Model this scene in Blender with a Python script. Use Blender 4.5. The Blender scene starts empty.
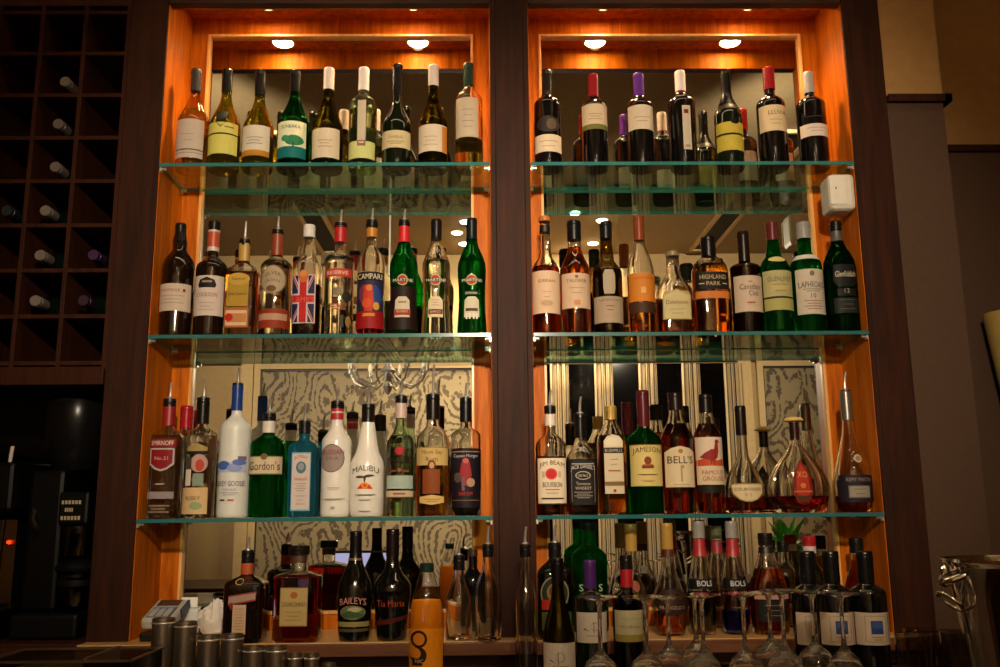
import bpy, math, random
from mathutils import Vector, Matrix
random.seed(7)
PI = math.pi
COL = bpy.context.scene.collection
SC = bpy.context.scene

# ------------------------------------------------------------------ camera
CAM = Vector((0, -2.5, 1.30)); FPX = 922.4
PITCH, YAW, ROLL = math.radians(10.934), math.radians(0.949), math.radians(-0.52)
_f = Vector((math.sin(YAW)*math.cos(PITCH), math.cos(YAW)*math.cos(PITCH), math.sin(PITCH)))
_r = Vector((math.cos(YAW), -math.sin(YAW), 0)); _u = _r.cross(_f)
CR = _r*math.cos(ROLL) + _u*math.sin(ROLL); CU = _u*math.cos(ROLL) - _r*math.sin(ROLL); CF = _f
cd = bpy.data.cameras.new('camera'); cam = bpy.data.objects.new('camera', cd); COL.objects.link(cam)
cd.sensor_width = 36; cd.lens = FPX/1000*36; cd.clip_start = 0.01
cam.matrix_world = Matrix(((CR.x, CU.x, -CF.x, CAM.x), (CR.y, CU.y, -CF.y, CAM.y), (CR.z, CU.z, -CF.z, CAM.z), (0, 0, 0, 1)))
SC.camera = cam

def P(u, v, y):                      # point of the picture at depth plane y
    d = CF + CR*((u-500)/FPX) + CU*((333.5-v)/FPX)
    return CAM + d*((y-CAM.y)/d.y)
def solveX(u, y, z):
    a = CR - CF*((u-500)/FPX); q = Vector((0, y, z)) - CAM
    return CAM.x - (a.y*q.y + a.z*q.z)/a.x
def solveZ(v, x, y):
    a = CU - CF*((333.5-v)/FPX); q = Vector((x, y, 0)) - CAM
    return CAM.z - (a.x*q.x + a.y*q.y)/a.z
def mpp(x, y, z):                    # metres per pixel there
    return (Vector((x, y, z)) - CAM).dot(CF)/FPX

# ------------------------------------------------------------------ materials
def srgb(c):
    if isinstance(c, str):
        c = [int(c[i:i+2], 16)/255 for i in (0, 2, 4)]
        return tuple(x/12.92 if x <= .04045 else ((x+.055)/1.055)**2.4 for x in c)
    return c
_M = {}
def newmat(name):
    m = bpy.data.materials.new(name); m.use_nodes = True; m.node_tree.nodes.clear()
    nt = m.node_tree; o = nt.nodes.new('ShaderNodeOutputMaterial'); return m, nt, o
def N(nt, t, **k):
    n = nt.nodes.new('ShaderNode'+t)
    for a, b in k.items():
        if a.startswith('i_'):
            n.inputs[a[2:].replace('_', ' ')].default_value = b
        else: setattr(n, a, b)
    return n
def c4(c): c = srgb(c); return (c[0], c[1], c[2], 1)
def flat(c, rough=.5, metal=0, spec=.5, coat=0):
    k = ('f', c, rough, metal, spec, coat)
    if k in _M: return _M[k]
    m, nt, o = newmat('surface_%d' % len(_M)); b = N(nt, 'BsdfPrincipled')
    b.inputs['Base Color'].default_value = c4(c); b.inputs['Roughness'].default_value = rough
    b.inputs['Metallic'].default_value = metal; b.inputs['Specular IOR Level'].default_value = spec
    b.inputs['Coat Weight'].default_value = coat
    # faint tone variation so nothing is perfectly flat
    tc = N(nt, 'TexCoord'); nz = N(nt, 'TexNoise'); nz.inputs['Scale'].default_value = 60
    mx = N(nt, 'MixRGB'); mx.blend_type = 'MULTIPLY'; mx.inputs[0].default_value = .12
    mx.inputs[1].default_value = c4(c)
    nt.links.new(tc.outputs['Object'], nz.inputs['Vector']); nt.links.new(nz.outputs['Fac'], mx.inputs[2])
    nt.links.new(mx.outputs[0], b.inputs['Base Color'])
    nt.links.new(b.outputs[0], o.inputs[0]); _M[k] = m; return m
def thin(c, edge=None, gl=1.0, rough=.02, power=2.0, diff=0, dcol=None):
    """clear or coloured glass wall: tinted see-through, mirror-like at grazing angles"""
    k = ('t', c, edge, gl, rough, power, diff, dcol)
    if k in _M: return _M[k]
    m, nt, o = newmat('glass_%d' % len(_M))
    p5 = N(nt, 'Math', operation='POWER'); p5.inputs[1].default_value = 4.0
    fr = N(nt, 'Math', operation='MULTIPLY_ADD'); fr.inputs[1].default_value = .92; fr.inputs[2].default_value = .045
    lw = N(nt, 'LayerWeight'); lw.inputs[0].default_value = .5
    pw = N(nt, 'Math', operation='POWER'); pw.inputs[1].default_value = power
    mc = N(nt, 'MixRGB'); mc.inputs[1].default_value = c4(c)
    e = edge or tuple(x*.35 for x in srgb(c)); mc.inputs[2].default_value = c4(e)
    tr = N(nt, 'BsdfTransparent'); g = N(nt, 'BsdfGlossy'); g.inputs['Roughness'].default_value = rough
    g.inputs[0].default_value = (gl, gl, gl, 1)
    ms = N(nt, 'MixShader'); L = nt.links.new
    L(lw.outputs['Facing'], pw.inputs[0]); L(lw.outputs['Facing'], p5.inputs[0]); L(p5.outputs[0], fr.inputs[0]); L(pw.outputs[0], mc.inputs[0]); L(mc.outputs[0], tr.inputs[0])
    last = tr
    if diff:
        tl = N(nt, 'BsdfTranslucent'); tl.inputs[0].default_value = c4(dcol or c); df = N(nt, 'BsdfDiffuse'); df.inputs[0].default_value = c4(dcol or c)
        m1 = N(nt, 'MixShader'); m1.inputs[0].default_value = .45; L(tl.outputs[0], m1.inputs[1]); L(df.outputs[0], m1.inputs[2])
        m2 = N(nt, 'MixShader'); m2.inputs[0].default_value = diff; L(tr.outputs[0], m2.inputs[1]); L(m1.outputs[0], m2.inputs[2]); last = m2
    L(fr.outputs[0], ms.inputs[0]); L(last.outputs[0], ms.inputs[1]); L(g.outputs[0], ms.inputs[2]); L(ms.outputs[0], o.inputs[0])
    _M[k] = m; return m
THICK = set()
def crystal(c, clear=.3, rough=.0, diff=0, dcol=None):
    """real refracting glass for walls that have thickness"""
    k = ('c', c, clear, rough, diff, dcol)
    if k in _M: return _M[k]
    m, nt, o = newmat('crystal_%d' % len(_M)); L = nt.links.new
    g = N(nt, 'BsdfGlass'); g.inputs['Color'].default_value = c4(c); g.inputs['IOR'].default_value = 1.48; g.inputs['Roughness'].default_value = rough
    tr = N(nt, 'BsdfTransparent'); tr.inputs[0].default_value = c4(c); ms = N(nt, 'MixShader'); ms.inputs[0].default_value = clear
    L(g.outputs[0], ms.inputs[1]); L(tr.outputs[0], ms.inputs[2]); last = ms
    if diff:
        tl = N(nt, 'BsdfTranslucent'); tl.inputs[0].default_value = c4(dcol or c); df = N(nt, 'BsdfDiffuse'); df.inputs[0].default_value = c4(dcol or c)
        m1 = N(nt, 'MixShader'); m1.inputs[0].default_value = .45; L(tl.outputs[0], m1.inputs[1]); L(df.outputs[0], m1.inputs[2])
        m2 = N(nt, 'MixShader'); m2.inputs[0].default_value = diff; L(ms.outputs[0], m2.inputs[1]); L(m1.outputs[0], m2.inputs[2]); last = m2
    L(last.outputs[0], o.inputs[0]); THICK.add(m.name); _M[k] = m; return m
_LQ = {}
def liquid(c, clear=.35, ior=1.33, diff=0.0):
    k = ('l', c, clear, ior, diff)
    if k in _M: return _M[k]
    m, nt, o = newmat('liquid_%d' % len(_M)); L = nt.links.new
    rf = N(nt, 'BsdfRefraction'); rf.inputs['Color'].default_value = c4(c); rf.inputs['IOR'].default_value = ior; rf.inputs['Roughness'].default_value = .03
    tr = N(nt, 'BsdfTransparent'); tr.inputs[0].default_value = c4(c)
    ms = N(nt, 'MixShader'); ms.inputs[0].default_value = clear
    L(rf.outputs[0], ms.inputs[1]); L(tr.outputs[0], ms.inputs[2]); last = ms
    if diff:
        tl = N(nt, 'BsdfTranslucent'); tl.inputs[0].default_value = c4(c); df = N(nt, 'BsdfDiffuse'); df.inputs[0].default_value = c4(c)
        m1 = N(nt, 'MixShader'); m1.inputs[0].default_value = .5; L(tl.outputs[0], m1.inputs[1]); L(df.outputs[0], m1.inputs[2])
        m2 = N(nt, 'MixShader'); m2.inputs[0].default_value = diff; L(ms.outputs[0], m2.inputs[1]); L(m1.outputs[0], m2.inputs[2]); last = m2
    L(last.outputs[0], o.inputs[0]); _M[k] = m; _LQ[m.name] = (c, min(diff, .14)); return m
def emis(c, s):
    k = ('e', c, s)
    if k in _M: return _M[k]
    m, nt, o = newmat('glow_%d' % len(_M)); e = N(nt, 'Emission'); e.inputs[0].default_value = c4(c); e.inputs[1].default_value = s
    nt.links.new(e.outputs[0], o.inputs[0]); _M[k] = m; return m
def wood(name, c1, c2, rough=.35, scale=(14, 14, 1.2), bump=.05, coat=.3, spec=.4):
    m, nt, o = newmat(name); L = nt.links.new
    tc = N(nt, 'TexCoord'); mp = N(nt, 'Mapping'); mp.inputs['Scale'].default_value = scale
    n1 = N(nt, 'TexNoise'); n1.inputs['Scale'].default_value = 3.5; n1.inputs['Detail'].default_value = 8; n1.inputs['Distortion'].default_value = .6
    n2 = N(nt, 'TexNoise'); n2.inputs['Scale'].default_value = 18; n2.inputs['Detail'].default_value = 4
    ad = N(nt, 'Math', operation='ADD'); ml = N(nt, 'Math', operation='MULTIPLY'); ml.inputs[1].default_value = .4
    cr = N(nt, 'ValToRGB'); cr.color_ramp.elements[0].position = .45; cr.color_ramp.elements[0].color = c4(c1)
    cr.color_ramp.elements[1].position = .95; cr.color_ramp.elements[1].color = c4(c2)
    b = N(nt, 'BsdfPrincipled'); b.inputs['Roughness'].default_value = rough; b.inputs['Specular IOR Level'].default_value = spec; b.inputs['Coat Weight'].default_value = coat; b.inputs['Coat Roughness'].default_value = .15
    bp = N(nt, 'Bump'); bp.inputs['Strength'].default_value = bump; bp.inputs['Distance'].default_value = .002
    L(tc.outputs['Object'], mp.inputs[0]); L(mp.outputs[0], n1.inputs['Vector']); L(mp.outputs[0], n2.inputs['Vector'])
    L(n2.outputs['Fac'], ml.inputs[0]); L(n1.outputs['Fac'], ad.inputs[0]); L(ml.outputs[0], ad.inputs[1]); L(ad.outputs[0], cr.inputs[0])
    L(cr.outputs[0], b.inputs['Base Color']); L(ad.outputs[0], bp.inputs['Height']); L(bp.outputs[0], b.inputs['Normal']); L(b.outputs[0], o.inputs[0])
    return m

# ------------------------------------------------------------------ mesh builder
class MB:
    def __init__(s): s.v = []; s.f = []; s.m = []
    def quad(s, a, b, c, d, m=0):
        i = len(s.v); s.v += [a, b, c, d]; s.f.append((i, i+1, i+2, i+3)); s.m.append(m)
    def box(s, x0, x1, y0, y1, z0, z1, m=0):
        i = len(s.v)
        s.v += [(x, y, z) for x in (x0, x1) for y in (y0, y1) for z in (z0, z1)]
        for q in ((0, 1, 3, 2), (4, 6, 7, 5), (0, 4, 5, 1), (2, 3, 7, 6), (0, 2, 6, 4), (1, 5, 7, 3)):
            s.f.append(tuple(i+k for k in q)); s.m.append(m)
        return s
    def lathe(s, pts, seg=32, m=0, c=(0, 0, 0), sec=None, cap0=True, cap1=True, axis=None):
        """pts: (r, z) bottom to top; sec(r, z) -> (ry, exponent)"""
        i = len(s.v); n = len(pts)
        for r, z in pts:
            ry, e = sec(r, z) if sec else (r, 2)
            for k in range(seg):
                a = 2*PI*k/seg; cx, sy = math.cos(a), math.sin(a)
                p = (c[0]+r*math.copysign(abs(cx)**(2/e), cx), c[1]+ry*math.copysign(abs(sy)**(2/e), sy), c[2]+z)
                s.v.append(tuple(axis @ Vector(p)) if axis else p)
        for j in range(n-1):
            for k in range(seg):
                k2 = (k+1) % seg
                s.f.append((i+j*seg+k, i+j*seg+k2, i+(j+1)*seg+k2, i+(j+1)*seg+k)); s.m.append(m)
        if cap0: s.f.append(tuple(i+k for k in reversed(range(seg)))); s.m.append(m)
        if cap1: s.f.append(tuple(i+(n-1)*seg+k for k in range(seg))); s.m.append(m)
        return s
    def tube(s, path, r, seg=10, m=0, caps=True):
        pts = [Vector(p) for p in path]; rs = r if isinstance(r, (list, tuple)) else [r]*len(pts)
        i = len(s.v); up = Vector((0, 0, 1)); prev = None
        for j, p in enumerate(pts):
            t = (pts[min(j+1, len(pts)-1)] - pts[max(j-1, 0)]).normalized()
            if prev is None: a = t.cross(up if abs(t.z) < .9 else Vector((1, 0, 0))).normalized()
            else: a = (prev - t*prev.dot(t)).normalized()
            prev = a; b = t.cross(a)
            for k in range(seg):
                th = 2*PI*k/seg; s.v.append(tuple(p + (a*math.cos(th) + b*math.sin(th))*rs[j]))
        for j in range(len(pts)-1):
            for k in range(seg):
                k2 = (k+1) % seg
                s.f.append((i+j*seg+k, i+j*seg+k2, i+(j+1)*seg+k2, i+(j+1)*seg+k)); s.m.append(m)
        if caps:
            s.f.append(tuple(i+k for k in reversed(range(seg)))); s.m.append(m)
            s.f.append(tuple(i+(len(pts)-1)*seg+k for k in range(seg))); s.m.append(m)
        return s
    def build(s, name, mats, parent=None, loc=None, smooth=True, bevel=0, angle=38):
        me = bpy.data.meshes.new(name); me.from_pydata([tuple(v) for v in s.v], [], s.f)
        mats = mats if isinstance(mats, (list, tuple)) else [mats]
        for m in mats: me.materials.append(m)
        me.polygons.foreach_set('material_index', s.m)
        if smooth: me.polygons.foreach_set('use_smooth', [True]*len(me.polygons))
        me.update()
        if smooth: me.set_sharp_from_angle(angle=math.radians(angle))
        o = bpy.data.objects.new(name, me); COL.objects.link(o)
        if parent: o.parent = parent
        if loc: o.location = loc
        if bevel:
            b = o.modifiers.new('bevel', 'BEVEL'); b.width = bevel; b.segments = 2; b.limit_method = 'ANGLE'
        return o
def tag(o, label, cat, group=None):
    o['label'] = label; o['category'] = cat
    if group: o['group'] = group
    return o
def thing(name, label, cat, loc=(0, 0, 0), group=None):
    o = bpy.data.objects.new(name, None); COL.objects.link(o); o.location = loc; o.empty_display_size = .05
    return tag(o, label, cat, group)
def struct(o): o['kind'] = 'structure'; return o

_T = {}
def text_geo(t):
    if t in _T: return _T[t]
    cu = bpy.data.curves.new('lettering', 'FONT'); cu.body = t; cu.align_x = 'CENTER'; cu.resolution_u = 2; cu.fill_mode = 'FRONT'
    o = bpy.data.objects.new('lettering', cu); COL.objects.link(o)
    dg = bpy.context.evaluated_depsgraph_get(); dg.update()
    me = bpy.data.meshes.new_from_object(o.evaluated_get(dg))
    vs = [tuple(v.co) for v in me.vertices]; fs = [tuple(p.vertices) for p in me.polygons]
    bpy.data.objects.remove(o); bpy.data.curves.remove(cu); bpy.data.meshes.remove(me)
    x0, x1 = min(v[0] for v in vs), max(v[0] for v in vs); y0, y1 = min(v[1] for v in vs), max(v[1] for v in vs)
    vs = [((v[0]-(x0+x1)/2)/(x1-x0), (v[1]-(y0+y1)/2)/(y1-y0)) for v in vs]
    _T[t] = (vs, fs); return _T[t]

# ------------------------------------------------------------------ bottles
CHROME = flat('d8d2c8', .3, .75); BLACKP = flat('0c0b0b', .35); STEEL = flat('9a938a', .28, 1)
def smooth_prof(sh, nk, top, rb, rn, style):
    pts = []; n = 14
    for i in range(n+1):
        t = i/n
        if style == 'round': f = .5+.5*math.cos(PI*t**1.55)
        elif style == 'square': f = .5+.5*math.cos(PI*t**2.2)
        elif style == 'slope': f = .5+.5*math.cos(PI*t**.85)
        elif style == 'cone': f = 1-t
        elif style == 'dome': f = math.sqrt(max(0, 1-t**2))
        pts.append((rn+(rb-rn)*f, sh+(nk-sh)*t))
    return pts
def Bot(shelfz, x, top, w, sh, nk, nw, style, glass, y=.075, cap=None, rings=(), liq=None, dec=(), pour=None,
        sec=None, prof=None, back=None, name='spirit_bottle', label='', cat='bottle', group=None, capw=None, capmat=None, depth=1.0, sq=2, punt=True, captop=None):
    z0 = shelfz + .0008
    X = solveX(x, y, z0); s = mpp(X, y, z0+.12)
    Z = lambda v: solveZ(v, X, y) - z0
    rb, rn = w*s/2, nw*s/2
    ztop = Z(top)
    if prof: body = [(pw*s/2, Z(v)) for v, pw in prof]
    else: body = [(rb, .012)] + smooth_prof(Z(sh), Z(nk), ztop, rb, rn, style)
    hz = .004
    r0 = body[0][0]
    if prof and body[0][1] < .012: body = [(r, z) for r, z in body if z > .012] or body
    P0 = [(r0*.45, .006), (r0*.8, .0005), (r0*.93, .001), (r0*.985, .005), (r0, .012)]
    glasstop = ztop - .004
    full = P0 + [p for p in body if p[1] > .0121 and p[1] < glasstop-.002] + [(body[-1][0], glasstop)]
    def secf(r, z):
        f = 0 if rb-rn < 1e-5 else max(0, min(1, (r-rn)/(rb-rn)))
        g = f**.5
        return (rn+(r-rn)*depth if r > rn else r), 2+(sq-2)*g
    S = secf if (depth != 1 or sq != 2) else None
    root = thing(name, label, cat, (X, y, z0), group)
    gb = MB().lathe(full, 36, sec=S); thick = glass.name in THICK
    if thick:
        n0 = len(gb.f); zin = (Z(liq[1]) if liq[1] else glasstop*.8) if liq else 0
        gb.lathe(([(rad_at(full, zin)*.90-.0004, zin)] if liq else [(r0*.55, .009)]) + [(r*.90-.0004, z) for r, z in full if max(.0121, zin+.001) < z < glasstop-.003] + [(full[-1][0]*.8, glasstop-.0015)], 36, sec=S)
        for i in range(n0, len(gb.f)): gb.f[i] = tuple(reversed(gb.f[i]))
    gb.build('glass_body', glass, root); lk = .955 if thick else .93
    if liq:
        lm, lv = liq
        if thick and lm.name in _LQ: lm = liquid(_LQ[lm.name][0], 1, 1.33, _LQ[lm.name][1])
        lz = Z(lv) if lv else glasstop*.8
        lp = [(r0*.52, .0098)] + [(r*lk-.0008, z) for r, z in full if .0121 < z < lz-.0015]
        lr = rad_at(full, lz)*lk-.0008
        lp.append((lr, lz-.0012 if thick else lz))
        MB().lathe(lp, 32, sec=S).build('liquid', lm, root)
    if cap:
        cc, cb = cap; zb = Z(cb); r = (capw*s/2 if capw else rn*1.1)
        rr = max(r, rad_at(full, zb)+.0007)
        mb = MB(); pts = [(rr, zb)]; n = 8
        for i in range(1, n+1):
            zz = zb+(ztop-zb)*i/n; pts.append((max(r, (rad_at(full, zz)+.0007) if zz < glasstop else r), zz))
        if captop: ct = captop
        pts2 = pts[:-1] + [(pts[-1][0], ztop-.0025), (pts[-1][0]*.9, ztop)]
        mb.lathe(pts2, 24)
        zr = ztop-.012
        mb.lathe([(r*1.04, zr-.0015), (r*1.07, zr), (r*1.04, zr+.0015)], 24, cap0=False, cap1=False)
        mats = [capmat or flat(cc, .25, 0, .35)]
        if captop:
            mb.lathe([(r*.6, ztop), (r*.6, ztop+.0008)], 20, m=1); mats.append(flat(captop, .4))
        mb.build('cap', mats, root)
    for rg in rings:
        rc, ra, rbv = rg[:3]; za, zb = Z(rbv), Z(ra)
        pts = [(rad_at(full, za+(zb-za)*i/4)+.0012, za+(zb-za)*i/4) for i in range(5)]
        MB().lathe(pts, 24, sec=S).build('neck_band', flat(rc, .4), root)
    if pour:
        tv = pour; zt = Z(tv)
        # speed pourer: black collar plus bent steel spout
        sp = [(0, 0, ztop-.004), (0, 0, ztop+(zt-ztop)*.35), (.001, -.002, ztop+(zt-ztop)*.7), (.003, -.007, zt)]
        col = MB().lathe([(rn*.95, ztop-.006), (rn*1.12, ztop-.004), (rn*1.12, ztop+.001), (rn*.55, ztop+.004)], 20).build('pourer', BLACKP, root)
        mb = MB().tube(sp, [.0042, .0036, .0032, .0030], 8); mb.lathe([(rn*.75, ztop+.001), (rn*.7, ztop+.004), (.004, ztop+.008)], 16)
        mb.build('spout', CHROME, col)
    parts_ = [[]]
    for li_, d in enumerate(dec):
        if d == 'SPLIT': parts_.append([])
        else: parts_[-1].append((li_, d))
    for dec in parts_:
        if not dec: continue
        mb = MB(); mats = []; mi = {}
        def mat_of(c):
            if c not in mi:
                mi[c] = len(mats)
                if isinstance(c, str): mats.append(flat(c, .6, 0, .2))
                else: mats.append(c)
            return mi[c]
        def front(px, v, off, sgn=-1):
            z = Z(v) if sgn < 0 else Z(v)
            r = rad_at(full, z); ry, e = secf(r, z) if S else (r, 2)
            r += off; ry += off
            t = max(-.992, min(.992, px*s/r))
            return (t*r, sgn*ry*max(0, 1-abs(t)**e)**(1/e), z)
        zs = mpp(X, y-rb, z0+.1)/s
        for li, d in dec:
            off = .0005 + .00022*li; k = d[0]
            if k == 'T':
                off += .0006
                _, t, cy, h, cx, tw, c = d[:7]; arc = d[7] if len(d) > 7 else 0
                vs, fs = text_geo(t); i = len(mb.v)
                for a, b in vs: mb.v.append(front(cx+a*tw, cy-b*h+arc*(1-4*a*a), off))
                for f in fs: mb.f.append(tuple(i+q for q in f)); mb.m.append(mat_of(c))
            else:
                if k == 'R':
                    _, v0, v1, a, b, c = d
                    if a is None: a, b = -w/2*.985, w/2*.985
                    lo = lambda q: v1
                    hi = lambda q: v0
                elif k == 'E':
                    _, cy, ry_, cx, rx_, c = d; a, b = cx-rx_, cx+rx_
                    hi = lambda q: cy-ry_*math.sqrt(max(0, 1-((q-cx)/rx_)**2)); lo = lambda q: 2*cy-hi(q)
                elif k == 'P':
                    _, poly, c = d; a, b = min(p[0] for p in poly), max(p[0] for p in poly)
                    def span(q, poly=poly):
                        ys = []
                        for (x1, y1), (x2, y2) in zip(poly, poly[1:]+poly[:1]):
                            if min(x1, x2)-1e-6 <= q <= max(x1, x2)+1e-6:
                                if abs(x2-x1) < 1e-6: ys += [y1, y2]
                                else: ys.append(y1+(y2-y1)*(q-x1)/(x2-x1))
                        return min(ys), max(ys)
                    hi = lambda q: span(q)[0]; lo = lambda q: span(q)[1]
                nc = max(4, int((b-a)/1.6)) if k != 'E' else 14
                nc = min(nc, 26)
                if k == 'R' and (b-a) > w*.8:
                    qs = [(a+b)/2 - math.cos(PI*i/nc)*(b-a)/2 for i in range(nc+1)]
                elif k == 'E': qs = [(a+b)/2 - math.cos(PI*i/nc)*(b-a)/2 for i in range(nc+1)]
                else:
                    qs = [a+(b-a)*i/nc for i in range(nc+1)]
                    if k == 'P': qs = sorted(set(qs + [p[0] for p in poly]))
                hh = max(abs(lo(q)-hi(q)) for q in qs); nr = max(1, int(hh/(2.5 if prof else 6)))
                i0 = len(mb.v); M_ = mat_of(c)
                for q in qs:
                    l, h_ = lo(q), hi(q)
                    for r_ in range(nr+1): mb.v.append(front(q, l+(h_-l)*r_/nr, off))
                for a_ in range(len(qs)-1):
                    for r_ in range(nr):
                        p0 = i0+a_*(nr+1)+r_
                        mb.f.append((p0, p0+nr+1, p0+nr+2, p0+1)); mb.m.append(M_)
        mb.build('label', mats, root, smooth=False)
    if back:
        v0, v1, bc = back; mb = MB(); nc = 10; i0 = 0; a = w*.36
        for i in range(nc+1):
            q = -a+2*a*i/nc
            for v in (v1, v0):
                z = Z(v); r = rad_at(full, z); ry, e = secf(r, z) if S else (r, 2); r += .0006; ry += .0006
                t = max(-.99, min(.99, q*s/r)); mb.v.append((t*r, ry*(1-abs(t)**e)**(1/e), z))
        for i in range(nc): mb.f.append((2*i, 2*i+1, 2*i+3, 2*i+2)); mb.m.append(0)
        mb.build('back_label', flat(bc, .6), root, smooth=False)
    return root
def rad_at(pts, z):
    if z <= pts[0][1]: return pts[0][0]
    for (r0, z0), (r1, z1) in zip(pts, pts[1:]):
        if z0 <= z <= z1 and z1 > z0: return r0+(r1-r0)*(z-z0)/(z1-z0)
    return pts[-1][0]
# ================================================================== setting
X0, X1, X2, X3, XA, XB = -.9255, .0177, .1332, 1.0674, -1.0343, 1.1782
YB = .2126; YM = YB+.010
ZS = {1: 2.2824, 2: 1.7845, 3: 1.2891}; ZL = .979; ZC = .90
DARK = wood('dark_walnut', '1d0e07', '38190a', .6, coat=.0, spec=.12)
DARKH = wood('dark_walnut_rail', '241008', '42200e', .5, scale=(1.2, 14, 14), coat=.0, spec=.2)
ORNG = wood('honey_cherry', '8a3e02', 'cc6c06', .5, coat=.0, spec=.12)
BEAD = wood('pale_bead', 'd08840', 'e8b470', .28)
DEEP = wood('rack_wood', '220d05', '381808', .6, coat=.0, spec=.12)

cab = thing('display_cabinet', 'tall dark walnut back bar cabinet with two honey lit mirrored niches', 'cabinet', (0, 0, 0))
ZT = 1.30+1.480; ZCL = 1.30+1.55; TOPW = 3.42
def bx(name, a, mat, parent, bevel=.002):
    return MB().box(*a).build(name, mat, parent, smooth=False, bevel=bevel)
for a, b in ((XA, X0-.016), (X1+.016, X2-.016), (X3+.016, XB)):
    bx('post', (a, b, 0, .26, .90 if a > XA else .95, TOPW), DARK, cab)
for a, b in ((X0-.016, X0), (X1, X1+.016), (X2-.016, X2), (X3, X3+.016)):
    bx('side_panel', (a, b, .010, .26, ZL-.001, ZCL+.03), ORNG, cab, .001)
    sg_ = .0015 if a in (X0-.016, X2-.016) else 0; sh_ = .0015 if not sg_ else 0
    bx('post_edge', (a+sh_, b-sg_, 0, .009, ZL-.001, TOPW), DARK, cab, .001)
for k, (a, b) in enumerate(((X0, X1), (X2, X3))):
    bx('top_beam', (a, b, 0, .028, ZT, TOPW), [DARKH], cab)
    bx('beam_lining', (a, b, .029, .036, ZT, ZCL), ORNG, cab, 0)
    bx('niche_ceiling', (a, b, .028, .26, ZCL, ZCL+.02), ORNG, cab, 0)
    bx('upper_back', (a, b, .26, .28, .6, TOPW), DARK, cab, 0)
    fl, fr_ = .052, .05
    if k == 1: fl, fr_ = .042, .050
    ft = ZCL-(1.30+1.497); zr = 1.30-.279
    mx0, mx1, mz0, mz1 = a+fl, b-fr_, zr, 1.30+1.497
    f = MB(); f.box(a, mx0, YB, YB+.02, ZL, ZCL); f.box(mx1, b, YB, YB+.02, ZL, ZCL); f.box(mx0, mx1, YB, YB+.02, mz1, ZCL); f.box(mx0, mx1, YB, YB+.02, ZL, zr)
    fo = f.build('back_frame', ORNG, cab, smooth=False)
    bd = MB(); w_ = .008
    bd.box(mx0, mx0+w_, YB-.005, YM+.002, mz0, mz1); bd.box(mx1-w_, mx1, YB-.005, YM+.002, mz0, mz1)
    bd.box(mx0+w_, mx1-w_, YB-.005, YM+.002, mz1-w_, mz1); bd.box(mx0+w_, mx1-w_, YB-.005, YM+.002, mz0, mz0+w_)
    bd.build('bead_moulding', BEAD, fo, smooth=False, bevel=.0015)
    m, nt, o_ = newmat('mirror_silver_%d' % k); g = N(nt, 'BsdfGlossy'); g.inputs[0].default_value = (.72, .74, .70, 1); g.inputs['Roughness'].default_value = .004
    nt.links.new(g.outputs[0], o_.inputs[0])
    MB().box(mx0-.002, mx1+.002, YM, YM+.006, mz0-.002, mz1+.002).build('mirror', m, cab, smooth=False)
# ledge
bx('ledge', (XA, XB, -.060, .26, ZL-.035, ZL-.0035), wood('ledge_wood', '4e2810', '6e4020', .45, scale=(1.2, 14, 14)), cab)
bx('ledge_top_lit', (XA+.002, XB-.002, -.056, .258, ZL-.003, ZL), wood('ledge_wood_lit', 'b88850', 'd8ac70', .35, scale=(1.2, 14, 14)), cab, 0)  # same wood as the ledge; spot glow put into the paler colour
bx('ledge_front', (XA, XB, .004, .02, .905, ZL-.036), DARKH, cab)

# downlights
for u, v, k in ((283, 44, 0), (418, 44, 0), (595, 42, 1), (730, 43, 1)):
    yv = 2*YM-.103; q = P(u, v, yv); x = q.x
    t = thing('recessed_spotlight', ['small round downlight above the leftmost pale wines, cabinet ceiling', 'small round downlight above the white capped wines, near centre post', 'small round downlight above the red capped wine beside centre post', 'small round downlight above the black capped sparkling bottle'][[283, 418, 595, 730].index(u)], 'light', (x, .103, ZCL-.0005), 'downlights in the cabinet niches')
    MB().lathe([(.034, -.012), (.040, -.010), (.042, -.003), (.042, 0)], 32, cap0=False).build('trim_ring', STEEL, t)
    MB().lathe([(.0005, -.0125), (.030, -.0125), (.033, -.010), (.033, -.001)], 32, cap0=False).build('lamp_lens', emis('ffd9a0', 110), t)
    ld = bpy.data.lights.new('spot_lamp', 'SPOT'); ld.energy = 17; ld.color = (1, .60, .27); ld.spot_size = math.radians(125); ld.spot_blend = .75; ld.shadow_soft_size = .02
    lo = bpy.data.objects.new('spot_lamp', ld); COL.objects.link(lo); lo.location = (0, 0, -.018); lo.parent = t

# glass shelves
GT = thin('dfeee6', 'a8cabb', 1.0, .01, 3)
GE = newmat('shelf_edge'); _m, _nt, _o = GE
_b = N(_nt, 'BsdfPrincipled'); _b.inputs['Base Color'].default_value = c4('35868a'); _b.inputs['Roughness'].default_value = .15; _b.inputs['Coat Weight'].default_value = 1
_t = N(_nt, 'BsdfTranslucent'); _t.inputs[0].default_value = c4('58b0a0'); _ms = N(_nt, 'MixShader'); _ms.inputs[0].default_value = .35
_tr = N(_nt, 'BsdfTransparent'); _tr.inputs[0].default_value = c4('3f8f80'); _m2 = N(_nt, 'MixShader'); _m2.inputs[0].default_value = .3
_nt.links.new(_b.outputs[0], _ms.inputs[1]); _nt.links.new(_t.outputs[0], _ms.inputs[2]); _nt.links.new(_ms.outputs[0], _m2.inputs[1]); _nt.links.new(_tr.outputs[0], _m2.inputs[2]); _nt.links.new(_m2.outputs[0], _o.inputs[0])
GE = _m
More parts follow.
